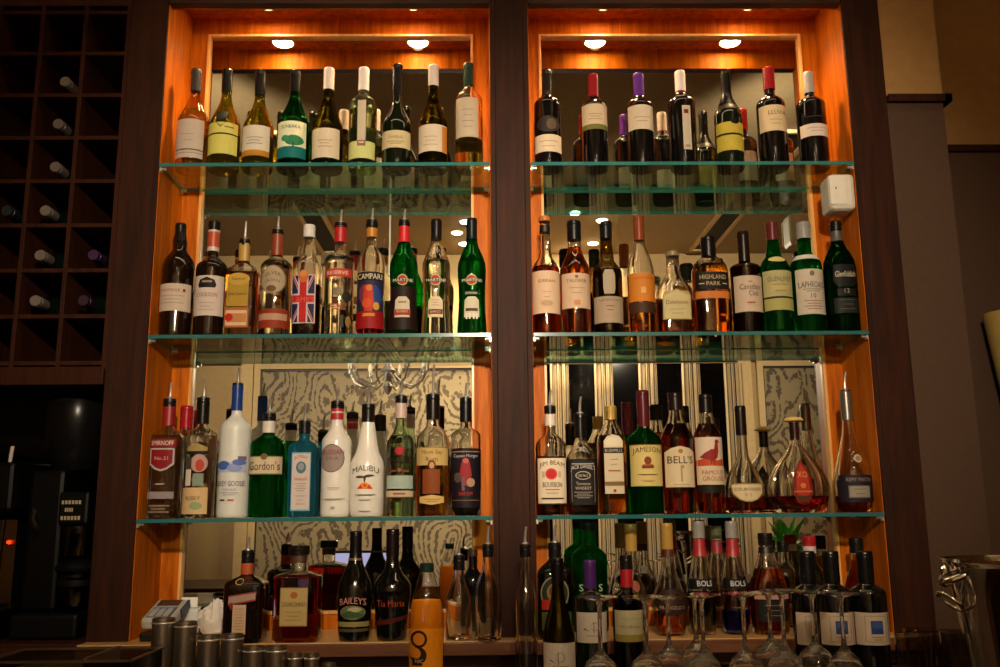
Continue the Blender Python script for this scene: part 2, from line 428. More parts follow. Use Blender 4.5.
for r in (1, 2, 3):
    for k, (a, b) in enumerate(((X0, X1), (X2, X3))):
        lab = 'green edged glass shelf under the ' + [['white wine bottles', 'red wine bottles'], ['vermouth and port bottles', 'malt whisky bottles with green glass'], ['vodka and rum bottles with pourers', 'whiskies and the wide fluted decanter']][r-1][k]
        z = ZS[r]; t = thing('glass_shelf', lab, 'shelf', ((a+b)/2, 0, z), 'glass shelves in the cabinet')
        hw = (b-a)/2-.0015; y0, y1, h = -.002, YB-.002, .010
        g = MB()
        g.quad((-hw, y0, 0), (hw, y0, 0), (hw, y1, 0), (-hw, y1, 0), 0)
        g.quad((-hw, y0, -h), (-hw, y1, -h), (hw, y1, -h), (hw, y0, -h), 0)
        g.quad((-hw, y0, -h), (hw, y0, -h), (hw, y0, 0), (-hw, y0, 0), 1)
        g.quad((hw, y1, -h), (-hw, y1, -h), (-hw, y1, 0), (hw, y1, 0), 1)
        g.quad((-hw, y1, -h), (-hw, y0, -h), (-hw, y0, 0), (-hw, y1, 0), 1)
        g.quad((hw, y0, -h), (hw, y1, -h), (hw, y1, 0), (hw, y0, 0), 1)
        g.build('pane', [GT, GE], t, smooth=False)
        for sx in (-1, 1):
            for yy in (.012, .195):
                pm = MB(); pm.tube([(sx*(hw+.001), yy, -h-.004), (sx*(hw-.016), yy, -h-.004)], .004, 10); pm.box(min(sx*hw, sx*(hw-.004)), max(sx*hw, sx*(hw-.004)), yy-.007, yy+.007, -h-.012, -h+.0)
                pm.build('shelf_support', CHROME, t)

# wine rack to the side
RX = [P(u, 12, 0).x for u in (-42, 1, 43, 85, 130)]
pitchx = (RX[4]-RX[1])/3; RX = [XA-.006-pitchx*i for i in range(6)]
RZ0 = P(60, 363, 0).z; RZ1 = P(60, 12, 0).z; nz = 8; dz = (RZ1-RZ0)/nz
rack = thing('wine_rack', 'dark wooden wine rack of square pigeonholes beside the cabinet', 'wine rack', (RX[2], 0, RZ0))
T = .006
ox, oz = RX[2], RZ0
for x in RX: bx('upright', (x-T-ox, x+T-ox, .0, .30, -.02, nz*dz+.02), DEEP, rack, .001)
for i in range(nz+1):
    for a, b in zip(RX[1:], RX[:-1]): pass
    bx('cross_board', (RX[-1]-ox, RX[0]-ox, .0015, .299, i*dz-T, i*dz+T), DEEP, rack, .001)
bx('back_board', (RX[-1]-ox, RX[0]-ox, .30, .31, -.02, nz*dz+.02), DEEP, rack, 0)
zr0, zr1 = P(60, 385, 0).z, P(60, 367, 0).z
bx('lower_rail', (RX[-1]-ox, RX[0]-ox+.004, -.006, .02, zr0-oz, zr1-oz), DEEP, rack)
bx('upper_board', (RX[-1]-ox, RX[0]-ox+.004, 0, .03, nz*dz+.02, TOPW-oz), DARKH, rack)
GRN = flat('0a140a', .12)
def rackbottle(u, v, col, lab):
    q = P(u, v, .02); i = int((q.z-RZ0)/dz); z = RZ0+i*dz+T+.0405
    t = thing('stored_wine_bottle', lab, 'wine bottle', (q.x, .28, z), 'wine bottles lying in the rack')
    ax = Matrix.Rotation(PI/2, 4, 'X')
    MB().lathe([(.025, 0), (.0385, .003), (.039, .01), (.039, .15), (.034, .175), (.018, .205), (.0145, .22), (.0145, .27)], 24, axis=ax).build('glass_body', GRN, t)
    MB().lathe([(.0155, .215), (.0158, .256), (.0148, .2565), (.0148, .259), (.0158, .2595), (.0158, .268), (.0145, .271)], 24, axis=ax).build('cap', flat(tuple(c_*.42 for c_ in srgb(col)), .4), t)
RB = [(67, 78, '9a8a80'), (60, 121, '8a7c74'), (57, 165, '8d8078'), (47, 210, '96887e'), (42, 254, '96887e'), (37, 300, '9a8c80'), (95, 252, '4a2058'), (85, 299, '3a1838'), (9, 206, '2a3238')]
RL = ['grey capped bottle lying in the rack, topmost of its column', 'pale capped bottle lying in the rack, second from the top', 'pale capped bottle in the rack, third from the top', 'pale capped bottle in the rack, fourth from the top', 'pale capped bottle in the rack, fifth from the top', 'pale capped bottle in the rack, lowest of its column', 'bright purple capped bottle lying in the rack', 'dull plum capped bottle lying low in the rack', 'dark capped bottle lying in the rack near the picture edge']
for a, l in zip(RB, RL): rackbottle(*a, l)

# recess below rack
struct(bx('trim_1', (RX[-1], RX[0]+.003, -.02, .62, ZL-.04, ZL), DARKH, None))
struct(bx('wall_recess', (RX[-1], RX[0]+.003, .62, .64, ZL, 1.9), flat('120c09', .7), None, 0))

# walls
def wallmat(name, c, c2=None, sc=30):
    m, nt, o = newmat(name); L = nt.links.new; b = N(nt, 'BsdfPrincipled'); b.inputs['Roughness'].default_value = .85
    tc = N(nt, 'TexCoord'); nz_ = N(nt, 'TexNoise'); nz_.inputs['Scale'].default_value = sc; nz_.inputs['Detail'].default_value = 6
    cr = N(nt, 'ValToRGB'); cr.color_ramp.elements[0].color = c4(c); cr.color_ramp.elements[1].color = c4(c2 or c); cr.color_ramp.elements[0].position = .35; cr.color_ramp.elements[1].position = .7
    L(tc.outputs['Object'], nz_.inputs['Vector']); L(nz_.outputs['Fac'], cr.inputs[0]); L(cr.outputs[0], b.inputs['Base Color']); L(b.outputs[0], o.inputs[0]); return m
BEIGE = wallmat('beige_plaster', '8e6a3a', '967240'); TAUPE = wallmat('taupe_fabric', '3e2817', '462f1c', 220)
pe = solveX(940, 0, P(943, 100, 0).z)
PR = P(943, 100, 0); zrail = P(920, 103, 0).z
CE = 3.43
yfar = .38
def sbx(name, a, m): return struct(bx(name, a, m, None, 0))
sbx('wall_pier', (XB, PR.x, .0, yfar+.05, zrail, CE), BEIGE)
o = sbx('wall_pier_lower', (XB, PR.x, .002, yfar+.05, 0, zrail), TAUPE); o.name = 'wall_pier'
sbx('trim_2', (XB, PR.x+.02, -.016, .004, zrail, zrail+.022), DARK)
bx2 = sbx('trim_3', (PR.x, PR.x+.02, -.016, yfar, zrail, zrail+.022), DARK)
sbx('wall_far', (PR.x, 3.2, yfar, yfar+.05, zrail, CE), BEIGE)
sbx('wall_far', (PR.x, 3.2, yfar+.002, yfar+.05, 0, zrail), TAUPE)
sbx('trim_4', (PR.x+.02, 3.2, yfar-.016, yfar, zrail, zrail+.022), DARK)
YW = -4.57
sbx('wall_right', (3.2, 3.25, YW, yfar+.05, 0, CE), BEIGE)
sbx('wall_left', (-3.25, -3.2, YW, .7, 0, CE), BEIGE)
sbx('wall_behind', (-3.2, RX[-1], 0.3, .35, 0, CE), BEIGE)
sbx('wall_cabinet', (-3.2, 3.2, .64, .69, 0, CE), BEIGE)
sbx('floor', (-3.2, 3.2, YW, .7, -.05, 0), wood('floorboards', '3a2212', '5a3820', .4, scale=(12, 1, 12)))
CEIL = wallmat('ceiling_paint', '8f7a58', '96805c'); sbx('ceiling', (-3.2, 3.2, YW, .7, CE, CE+.05), CEIL)
sbx('wall_bar_front', (XA-1.2, XB+.9, -.95, -.90, 0, .86), DARKH).name = 'work_counter_front'
# ================================================================== room behind the camera (seen in the mirrors)
YV = 2*YM-YW                       # depth at which the mirrors show the far wall
def RV(u, v, yr=YW): q = P(u, v, 2*YM-yr); return q.x, q.z
PAN = 2*0
def paisley():
    m, nt, o = newmat('paisley_paper'); L = nt.links.new
    tc = N(nt, 'TexCoord'); mp = N(nt, 'Mapping'); mp.inputs['Scale'].default_value = (1, 1, .75); L(tc.outputs['Object'], mp.inputs[0])
    nz_ = N(nt, 'TexNoise'); nz_.inputs['Scale'].default_value = 2.6; nz_.inputs['Detail'].default_value = 1
    vm = N(nt, 'VectorMath', operation='SCALE'); vm.inputs['Scale'].default_value = .55; va = N(nt, 'VectorMath', operation='ADD')
    L(mp.outputs[0], nz_.inputs['Vector']); L(nz_.outputs['Color'], vm.inputs[0]); L(mp.outputs[0], va.inputs[0]); L(vm.outputs[0], va.inputs[1])
    vo = N(nt, 'TexVoronoi'); vo.inputs['Scale'].default_value = 1.9; vo.feature = 'SMOOTH_F1'; vo.inputs['Smoothness'].default_value = .35; L(va.outputs[0], vo.inputs['Vector'])
    s = N(nt, 'Math', operation='MULTIPLY'); s.inputs[1].default_value = 75; L(vo.outputs['Distance'], s.inputs[0])
    sn = N(nt, 'Math', operation='SINE'); L(s.outputs[0], sn.inputs[0])
    v2 = N(nt, 'TexVoronoi'); v2.inputs['Scale'].default_value = 42; L(mp.outputs[0], v2.inputs['Vector'])
    ad = N(nt, 'Math', operation='MULTIPLY_ADD'); ad.inputs[1].default_value = 2.2; L(v2.outputs['Distance'], ad.inputs[0]); L(sn.outputs[0], ad.inputs[2])
    cr = N(nt, 'ValToRGB'); cr.color_ramp.elements[0].position = .55; cr.color_ramp.elements[1].position = .95
    cr.color_ramp.elements[0].color = c4('52432f'); cr.color_ramp.elements[1].color = c4('92805f'); L(ad.outputs[0], cr.inputs[0])
    b = N(nt, 'BsdfPrincipled'); b.inputs['Roughness'].default_value = .6; L(cr.outputs[0], b.inputs['Base Color']); L(b.outputs[0], o.inputs[0]); return m
PAIS = paisley(); CREAM = wallmat('cream_paint', 'c4a878', 'cbb083')
sbx('wall_back', (-3.2, 3.2, YW-.05, YW, 0, CE), wallmat('warm_wall', 'ac9064', 'b4986a'))
xl0, zt_ = RV(262, 370); xl1 = RV(486, 370)[0]; xr0 = RV(761, 366)[0]; xr1 = RV(835, 366)[0]
for n_, (a, b) in enumerate(((xl0, xl1+.25), (xr0, xr1+.3))):
    t = tag(bx('wallpaper_panel', (a, b, YW, YW+.02, .35, zt_), [PAIS], None, 0), ['wide paisley wallpaper panel mirrored behind the vodka and rum bottles', 'narrow paisley wallpaper panel mirrored behind the fluted decanter'][n_], 'wall panel', 'paisley panels on the far wall')
    t.data.materials[0] = PAIS
    mbf = MB(); w_ = .05
    mbf.box(a-w_, a, YW, YW+.05, .3, zt_+w_); mbf.box(b, b+w_, YW, YW+.05, .3, zt_+w_); mbf.box(a, b, YW, YW+.05, zt_, zt_+w_)
    mbf.box(a-.004, a+.012, YW+.02, YW+.03, .35, zt_, 1); mbf.box(a, b, YW+.02, YW+.03, zt_-.016, zt_, 1)
    mbf.build('panel_frame', [CREAM, flat('2a2018')], t, smooth=False)
sbx('trim_5', (-3.2, 3.2, YW, YW+.09, zt_+.055, zt_+.13), CREAM)
a = RV(242, 400)[0]; b = RV(260, 400)[0]; sbx('trim_6', (a, b-.05, YW, YW+.06, 0, zt_+.05), CREAM)
a = RV(738, 400)[0]; b = RV(757, 400)[0]; sbx('trim_7', (a, b-.05, YW, YW+.06, 0, zt_+.05), CREAM)
wa, wb = RV(540, 400)[0], RV(742, 400)[0]
NIGHT = flat('050506', .06)
struct(bx('window_1', (wa, wb, YW+.002, YW+.02, .5, zt_+.03), NIGHT, None, 0))
def curtain(u, w_, lab):
    x = RV(u, 400)[0]; hw = w_*.00145
    mb = MB(); n = 40; zs_ = [zt_+.02-(zt_-.25)*i/10 for i in range(11)]
    for z in zs_:
        for i in range(n+1):
            q = i/n; mb.v.append((x+(q-.5)*2*hw, YW+.07+.022*math.sin(q*2*PI*3), z))
    for j in range(10):
        for i in range(n):
            p0 = j*(n+1)+i; mb.f.append((p0, p0+1, p0+n+2, p0+n+1)); mb.m.append([0, 0, 0, 0, 1, 1, 0, 0, 2, 2][i % 10])
    o = mb.build('curtain', [flat('bfa986', .8), flat('3a2d20', .8), flat('8b7557', .8)], None)
    s = o.modifiers.new('thick', 'SOLIDIFY'); s.thickness = .003
    tag(o, lab, 'curtain', 'striped curtains at the dark window')
for u, l in ((559, 'striped curtain mirrored behind the white labelled bourbon'), (603, 'striped curtain mirrored above the gold capped whiskey'), (647, 'striped curtain mirrored above the green whiskey bottle'), (690, 'striped curtain mirrored between the two blended scotch bottles'), (732, 'striped curtain mirrored beside the tablet labelled cognac')):
    curtain(u, 52, l)
# ceiling slot vents
for x, l in ((-1.25, 'dark slot vent in the ceiling mirrored above the union flag bottle'), (1.80, 'dark slot vent in the ceiling mirrored above the green malt bottles')):
    t = thing('ceiling_vent', l, 'vent', (x, -3.2, CE-.001), 'slot vents in the ceiling')
    MB().box(-.07, .07, -1.2, 1.2, -.01, 0).build('recess', flat('100c08', .8), t, smooth=False)
    MB().box(-.10, -.07, -1.22, 1.22, -.02, 0).box(.07, .10, -1.22, 1.22, -.02, 0).box(-.07, .07, -1.22, -1.2, -.02, 0).box(-.07, .07, 1.2, 1.22, -.02, 0).build('frame', CREAM, t, smooth=False)
# ceiling downlights
DL = [(575, 212), (602, 219.6), (593, 242.6), (565, 250), (457, 232), (465.6, 221), (464, 243)]
DLn = ['above the black capped amber malt', 'above the orange topped malt with an arched label', 'topmost neighbour of the orange corked whisky', 'beside the orange corked whisky', 'near the black capped clear vermouth', 'above the dark capped green vermouth', 'lowest beside the dark capped green vermouth']
for (u, v), l in zip(DL, DLn):
    q = P(u, v, 5.0); d = q-CAM; k = (CE-CAM.z)/d.z; q = CAM+d*k
    t = thing('ceiling_downlight', 'bright round ceiling downlight mirrored '+l, 'light', (q.x, 2*YM-q.y, CE-.001), 'ceiling downlights in the room')
    MB().lathe([(.040, -.006), (.052, -.004), (.054, 0)], 24, cap0=False).build('trim_ring', CREAM, t)
    MB().lathe([(.036, -.012), (.040, -.006), (.040, 0)], 24).build('lamp_lens', emis('fff0d0', 60), t)
    ld = bpy.data.lights.new('room_lamp', 'SPOT'); ld.energy = 95; ld.color = (1, .78, .50); ld.spot_size = math.radians(140); ld.spot_blend = .8; ld.shadow_soft_size = .05
    lo = bpy.data.objects.new('room_lamp', ld); COL.objects.link(lo); lo.parent = t; lo.location = (0, 0, -.03)
# chandeliers
def chandelier(x, y, z, lab):
    t = thing('chandelier', lab, 'chandelier', (x, y, z), 'chandeliers over the bar')
    MB().lathe([(.006, -.12), (.02, -.10), (.03, -.07), (.012, -.04), (.035, 0), (.05, .03), (.02, .06), (.012, .12), (.03, .16), (.008, .2), (.006, CE-z)], 24).build('stem', CHROME, t)
    for k in range(8):
        a = 2*PI*k/8+.2; ca, sa = math.cos(a), math.sin(a)
        path = [(ca*r, sa*r, h) for r, h in ((.03, .02), (.09, -.05), (.16, -.07), (.22, -.04), (.25, .02), (.235, .045), (.215, .03), (.225, .01))]
        arm = MB().tube(path, .006, 8).tube([(ca*.25, sa*.25, .02), (ca*.25, sa*.25, .05)], .014, 12).build('arm', CHROME, t)
        MB().lathe([(.010, .05), (.016, .065), (.014, .085), (.004, .11)], 12, c=(ca*.25, sa*.25, 0)).build('bulb', flat('e8dcc4', .2), arm)
        for h, r in ((-.10, .16), (-.07, .235)):
            MB().lathe([(.001, h-.05), (.009, h-.035), (.004, h-.01), (.001, h)], 8, c=(ca*r, sa*r, 0)).build('crystal_drop', thin('f0f0ee', None, 1.0, .02), t)
x_, z_ = RV(388, 385, -2.75); chandelier(x_, -2.75, z_+.06, 'chrome chandelier mirrored above the red and white rum bottles')
x_, z_ = RV(640, 345, -2.75); chandelier(x_, -2.75, z_+.16, 'chrome chandelier mirrored above the green whiskey bottle')
def added_spot(x, y, z, aim, e, ang, lab):  # unseen spotlight with a fitting
    t = thing('added_spotlight', lab, 'light', (x, y, z), 'added spotlights lighting the cabinet and far wall')
    d = (Vector(aim)-Vector((x, y, z))).normalized(); M = d.to_track_quat('-Z', 'Y').to_matrix()
    MB().lathe([(.045, -.005), (.05, -.004), (.05, .10), (.03, .14), (.01, .15)], 24, axis=M, cap0=False).build('housing', BLACKP, t)
    MB().lathe([(.040, .012), (.044, .012)], 24, axis=M).build('lamp_lens', emis('ffe0b0', 8), t)
    MB().tube([(0, 0, .10), (0, 0, CE-z)], .008, 8).build('stem', BLACKP, t)
    ld = bpy.data.lights.new('added_spot_lamp', 'SPOT'); ld.energy = e; ld.color = (1, .83, .62); ld.spot_size = math.radians(ang); ld.spot_blend = .8; ld.shadow_soft_size = .045
    lo = bpy.data.objects.new('added_spot_lamp', ld); COL.objects.link(lo); lo.parent = t; lo.rotation_euler = d.to_track_quat('-Z', 'Y').to_euler(); lo.location = d*.03
added_spot(.00, -2.95, 2.45, (-.50, 0, 1.90), 295, 42, 'black spotlight added to light the white wine side of the cabinet')
added_spot(.14, -2.95, 2.45, (.62, 0, 1.90), 295, 42, 'black spotlight added to light the red wine side of the cabinet')
added_spot(-1.5, -.65, 3.25, (-.9, YW, 2.5), 560, 62, 'black spotlight added to brighten the far wall, port bottle side')  # added wall wash, placed where the mirrors don't show it
added_spot(1.6, -.65, 3.25, (1.1, YW, 2.5), 560, 62, 'black spotlight added to brighten the far wall, green malt side')
t = thing('added_linear_light', 'long glowing ceiling strip added to light the cabinet front', 'light', (.07, -.72, CE-.001))  # unseen strip, added for front light and glints on the bottles
MB().box(-1.3, 1.3, -.07, .07, -.05, 0).build('housing', CREAM, t, smooth=False, bevel=.004)
MB().box(-1.27, 1.27, -.045, .045, -.058, -.0505).build('diffuser', emis('ffdcae', 9), t, smooth=False)
# customer side bar with screens and plant
BC = .97
t = thing('bar_counter', 'customer side bar counter mirrored low in the cabinet', 'counter', (0, -1.7, 0))
MB().box(-2.4, 2.4, -.30, .30, BC-.04, BC).build('counter_top', DARKH, t, smooth=False, bevel=.004)
MB().box(-2.35, 2.35, -.22, .22, 0, BC-.041).build('counter_body', DARK, t, smooth=False)
def screen(u0, u1, v0, v1, yr, lab, on=True):
    xa, za = RV(u0, v1, yr); xb, zb = RV(u1, v0, yr)
    t = thing('till_screen', lab, 'monitor', ((xa+xb)/2, yr, BC+.001), 'till screens on the bar')
    w2 = (xb-xa)/2; MB().box(-w2-.012, w2+.012, -.03, 0, za-BC-.012, zb-BC+.012).build('housing', flat('18181a', .4), t, smooth=False, bevel=.004)
    MB().box(-w2, w2, .0005, .003, za-BC, zb-BC).build('display', emis('b8b4e0', 1.1) if on else flat('0a0a0c', .1), t, smooth=False)
    MB().box(-.02, .02, -.03, -.01, 0, za-BC-.01).box(-.08, .08, -.07, .05, 0, .008).build('stand', BLACKP, t, smooth=False)
screen(331, 389, 553, 577, -1.65, 'small lit lavender till screen mirrored behind the cream liqueur bottle')
xp, zp = RV(788, 556, -1.7)
t = thing('potted_plant', 'green leafy plant mirrored above the squat brandy decanter', 'plant', (xp, -1.7, BC+.001))
MB().lathe([(.05, 0), (.07, .12), (.075, .125), (.07, .125), (.066, .11)], 24).build('pot', flat('6a4a34', .6), t)
mb = MB()
for k in range(70):
    a = random.uniform(0, 2*PI); el = random.uniform(.1, 1.3); L_ = random.uniform(.12, .24); w_ = .018
    b0 = Vector((0, 0, .115)); d = Vector((math.cos(a)*math.cos(el), math.sin(a)*math.cos(el), math.sin(el))); s_ = d.cross(Vector((0, 0, 1))).normalized()*w_
    m1 = b0+d*L_*.6; e1 = b0+d*L_+Vector((0, 0, -.04)); mb.quad(tuple(b0), tuple(m1-s_), tuple(e1), tuple(m1+s_))
mb.build('foliage', flat('4aa82c', .5), t, smooth=False)

# ================================================================== counter things
t = thing('work_counter', 'low work counter top in front of the cabinet', 'counter', (0, -.46, 0))
MB().box(-2.3, 2.2, -.5, .46, ZC-.03, ZC).build('counter_top', flat('3a3028', .3), t, smooth=False, bevel=.003)
MB().box(-2.25, 2.15, -.44, .44, 0, ZC-.031).build('counter_body', DARK, t, smooth=False)
for o_ in [o for o in bpy.data.objects if o.name.startswith('work_counter_front')]: bpy.data.objects.remove(o_)
BRUSH = flat('8c8070', .34, .9)
cups = [(164, 618, 22), (186, 621.5, 22), (209, 635, 22), (232.5, 634, 22), (254, 646, 21.5), (276.5, 646, 21.5), (295, 653.5, 14.5), (312, 653.5, 14.5), (329, 663, 14)]
cl = ['tallest brushed steel bar tin, in front of the card terminal', 'tall brushed steel bar tin, next to the tallest', 'middling steel bar tin below the crumpled white bag', 'middling steel bar tin below the sashed orange liqueur bottle', 'short steel bar tin left of its equal twin', 'short steel bar tin right of its equal twin', 'narrow small steel tin below the square amaretto', 'narrow small steel tin near the cream liqueur', 'lowest steel tin at the end of the row']
for (u, v, w), l in zip(cups, cl):
    y = -.36; z = P(u, v, y).z; x = P(u, v, y).x; r = w*mpp(x, y, z)/2; h = z-ZC
    t = thing('bar_tin', l, 'steel tin', (x, y, ZC+.0005), 'brushed steel tins on the counter')
    MB().lathe([(r*.96, 0), (r, .003), (r, h-.02), (r*1.0, h-.003), (r*.99, h-.0006), (r*.95, h-.0006), (r*.94, h-.004), (r*.93, .006)], 36, cap1=True).build('tin_body', BRUSH, t)
    MB().lathe([(r*1.0+.0008, h-.012), (r+.0018, h-.010), (r+.0008, h-.008)], 36, cap0=False, cap1=False).build('rim_band', CHROME, t)
# steel tray with divider
xa = P(-20, 663, -.58).x; xb = P(133, 663, -.58).x-.004; zz = P(70, 663, -.58).z; y1 = -.40
t = thing('ice_well', 'shallow steel edged bin at the lower corner of the counter', 'bin', ((xa+xb)/2, -.49, ZC+.0005)); hw = (xb-xa)/2; h = zz-ZC
mb = MB(); mb.box(-hw, hw, -.09, .09, 0, .004)
for q in ((-hw, hw, -.09, -.086), (-hw, hw, .086, .09), (-hw, -hw+.004, -.086, .086), (hw-.004, hw, -.086, .086)): mb.box(*q, .004, h)
mb.build('bin_body', thin('b8b0a0', '6a6050', 1, .1), t, smooth=False)
mb = MB(); r_ = .0035
for q in ((-hw, hw, -.093, -.086), (-hw, hw, .086, .093), (-hw-.003, -hw+.004, -.093, .093), (hw-.004, hw+.003, -.093, .093)): mb.box(*q, h, h+.004)
mb.build('rim', flat('a09484', .3, 1), t, smooth=False)
xd = P(103, 655, -.49).x-(xa+xb)/2
MB().box(xd-.004, xd+.004, -.085, .085, .004, h+.008).build('divider', flat('8a7060', .3, .8), t, smooth=False)
MB().box(-hw+.006, xd-.006, -.083, .083, .006, h*.8).build('ice_mound', flat('6a6a48', .25), t, smooth=False, bevel=.01)
# card terminal, built by its corner pixels at its place
x0, x1_ = P(138, 632, -.02).x, P(176, 632, -.02).x; wT = x1_-x0
t = thing('card_terminal', 'silver grey card payment terminal leaning on its dark base', 'card terminal', ((x0+x1_)/2-.008, .045, ZL+.0008))
MB().box(-.042, .042, -.055, .06, 0, .022).build('cradle', BLACKP, t, smooth=False, bevel=.006)
tm = thing('x', 'x', 'x'); bpy.data.objects.remove(tm)
RT = Matrix.Rotation(math.radians(17), 4, 'X')
def tb(mb, x0, x1, y0, y1, z0, z1, m=0):
    n0 = len(mb.v); mb.box(x0, x1, y0, y1, z0, z1, m)
    for i in range(n0, len(mb.v)): mb.v[i] = tuple(RT @ Vector(mb.v[i]) + Vector((0, -.045, .033)))
mb = MB(); tb(mb, -.042, .042, 0, .135, -.006, .024); mb.build('casing', flat('b0aca4', .4), t, smooth=False, bevel=.008)
mb = MB(); tb(mb, -.029, .029, .085, .122, .0245, .026); mb.build('display', flat('2c3030', .15), t, smooth=False)
mb = MB(); tb(mb, -.031, .031, .010, .074, .0243, .0252); mb.build('keypad_panel', flat('585858', .5), t, smooth=False)
for i in range(3):
    for j in range(5):
        mb = MB(); tb(mb, -.026+i*.0185, -.012+i*.0185, .013+j*.012, .022+j*.012, .0253, .028); mb.build('key', flat(['a8a8a4', 'a8a8a4', 'a8a8a4', 'a8a8a4', '7a8aa0'][j], .5), t, smooth=False)
mb = MB(); tb(mb, .0402, .046, .06, .13, .0, .022); mb.build('side_strip', flat('2a3050', .4), t, smooth=False)
# receipt printer block and crumpled bag
q = P(187, 606, .15)
t = thing('receipt_printer', 'small white receipt printer behind the card terminal', 'printer', (q.x+.006, .15, ZL+.0008))
MB().box(-.035, .035, -.03, .035, 0, q.z-ZL-.004).build('casing', flat('c8c8c6', .5), t, smooth=False, bevel=.008)
MB().box(-.022, .022, .0, .004, q.z-ZL-.003, q.z-ZL+.022).build('paper', flat('e8e8e4', .7), t, smooth=False)
MB().box(.036, .062, -.02, .03, 0, q.z-ZL).build('side_case', BLACKP, t, smooth=False, bevel=.006)
q = P(212, 636, .03)
import mathutils.noise as mn
mb = MB(); n1, n2 = 26, 16
for j in range(n2+1):
    th = PI*j/n2
    for i in range(n1):
        a = 2*PI*i/n1; d = Vector((math.sin(th)*math.cos(a), math.sin(th)*math.sin(a), -math.cos(th)))
        k = 1+.28*(abs(mn.noise(d*2.3))*2-.4)+.10*mn.noise(d*7)
        px_, py_, pz_ = d.x*.034*k, d.y*.022*k, .043+d.z*.043*(k if d.z > 0 else 1)
        if d.z > .3 and d.x > 0: pz_ *= 1.18
        mb.v.append((px_, py_, max(0, pz_)))
for j in range(n2):
    for i in range(n1): mb.f.append((j*n1+i, j*n1+(i+1) % n1, (j+1)*n1+(i+1) % n1, (j+1)*n1+i)); mb.m.append(0)
o = mb.build('crumpled_bag', flat('d8cfc4', .6), None, loc=(q.x, .03, ZL+.0008), angle=25)
tag(o, 'crumpled white paper bag beside the sashed orange liqueur bottle', 'paper bag')

# wine glasses standing upside down
WG = crystal('ffffff', .1)
def wineglass(u, v, y, lab, k=1.0, w=38):
    x, z = P(u, v, y).x, P(u, v, y).z; h = z-ZC-.001; s = mpp(x, y, z); rf = w*s/2; rb = 41.5*s/2*k
    t = thing('wine_glass', lab, 'wine glass', (x, y, ZC+.0005), 'wine glasses standing upside down')
    ib = h*.56
    pr = [(rb*.80, 0), (rb*.90, ib*.18), (rb, ib*.45), (rb*.93, ib*.68), (rb*.66, ib*.88), (rb*.28, ib*.98), (.006, ib*1.05), (.0042, ib*1.15), (.0038, h*.80), (.0045, h*.93), (.008, h*.968), (rf*.5, h*.982), (rf, h-.001), (rf, h), (rf*.45, h), (.001, h-.0005)]
    inner = [(rb*.78, 0), (rb*.88, ib*.18), (rb*.978, ib*.45), (rb*.91, ib*.68), (rb*.64, ib*.86), (rb*.25, ib*.94), (.001, ib*.95)]
    wm = MB().lathe(pr, 40, cap0=False, cap1=False); n0 = len(wm.f); wm.lathe(inner, 40, cap0=False, cap1=True)
    for i in range(n0, len(wm.f)): wm.f[i] = tuple(reversed(wm.f[i]))
    wm.build('glass_shell', WG, t)
    MB().lathe([(rb*.77, .0), (rb*.80, .0008), (rb*.81, .0016)], 40, cap0=False, cap1=False).build('rim', thin('ffffff', '707070'), t)
gl = [(599, 596.5, -.66, 'upside down wine glass in front of the purple capped wine'), (645, 596, -.66, 'upside down wine glass in front of the red capped green bottle'), (667, 597, -.53, 'upside down wine glass behind its neighbours, below the gold capped liqueur'),
      (701, 594, -.66, 'upside down wine glass in front of the first black banded liqueur'), (742, 593, -.66, 'upside down wine glass in front of the blue liqueur'), (781, 590, -.66, 'upside down wine glass in front of the squat brandy decanter'), (811, 592, -.55, 'upside down wine glass before the first blue square label, set back'), (840, 593, -.66, 'upside down wine glass, last of the row beside the blue square labels'),
      (694, 594, -.47, 'upside down wine glass tucked close behind the row, by a black banded liqueur'), (768, 592, -.46, 'upside down wine glass tucked behind the row, by the brandy decanter')]
for a in gl: wineglass(*a, w=39 if a[2] < -.6 else 36)
TG = thin('e6e0d8', '8a8278', 1.0, .03, 2.5)
for i, (u, v, y) in enumerate(((912, 634, -.64), (934, 633, -.55), (949, 632, -.44), (919, 629, -.42), (957, 631, -.66))):
    x, z = P(u, v, y).x, P(u, v, y).z; h = z-ZC
    t = thing('tumbler', ['stacked tumbler nearest the blue labelled wine bottles', 'tumbler standing second from the wine bottles', 'tumbler at the back of the cluster, near the bucket', 'tumbler at the back of the cluster, near the post', 'tumbler closest to the steel ice bucket'][i], 'tumbler', (x, y, ZC+.0005), 'tumblers beside the ice bucket')
    r = .033; MB().lathe([(r*.86, 0), (r*.9, .004), (r, h), (r*.955, h), (r*.84, .012), (.001, .011)], 32, cap1=False).build('glass_shell', TG, t)
    MB().lathe([(r*1.0, h-.002), (r*1.01, h-.001), (r*.95, h+.0004)], 32, cap0=False, cap1=False).build('rim', thin('ffffff', '909090'), t)
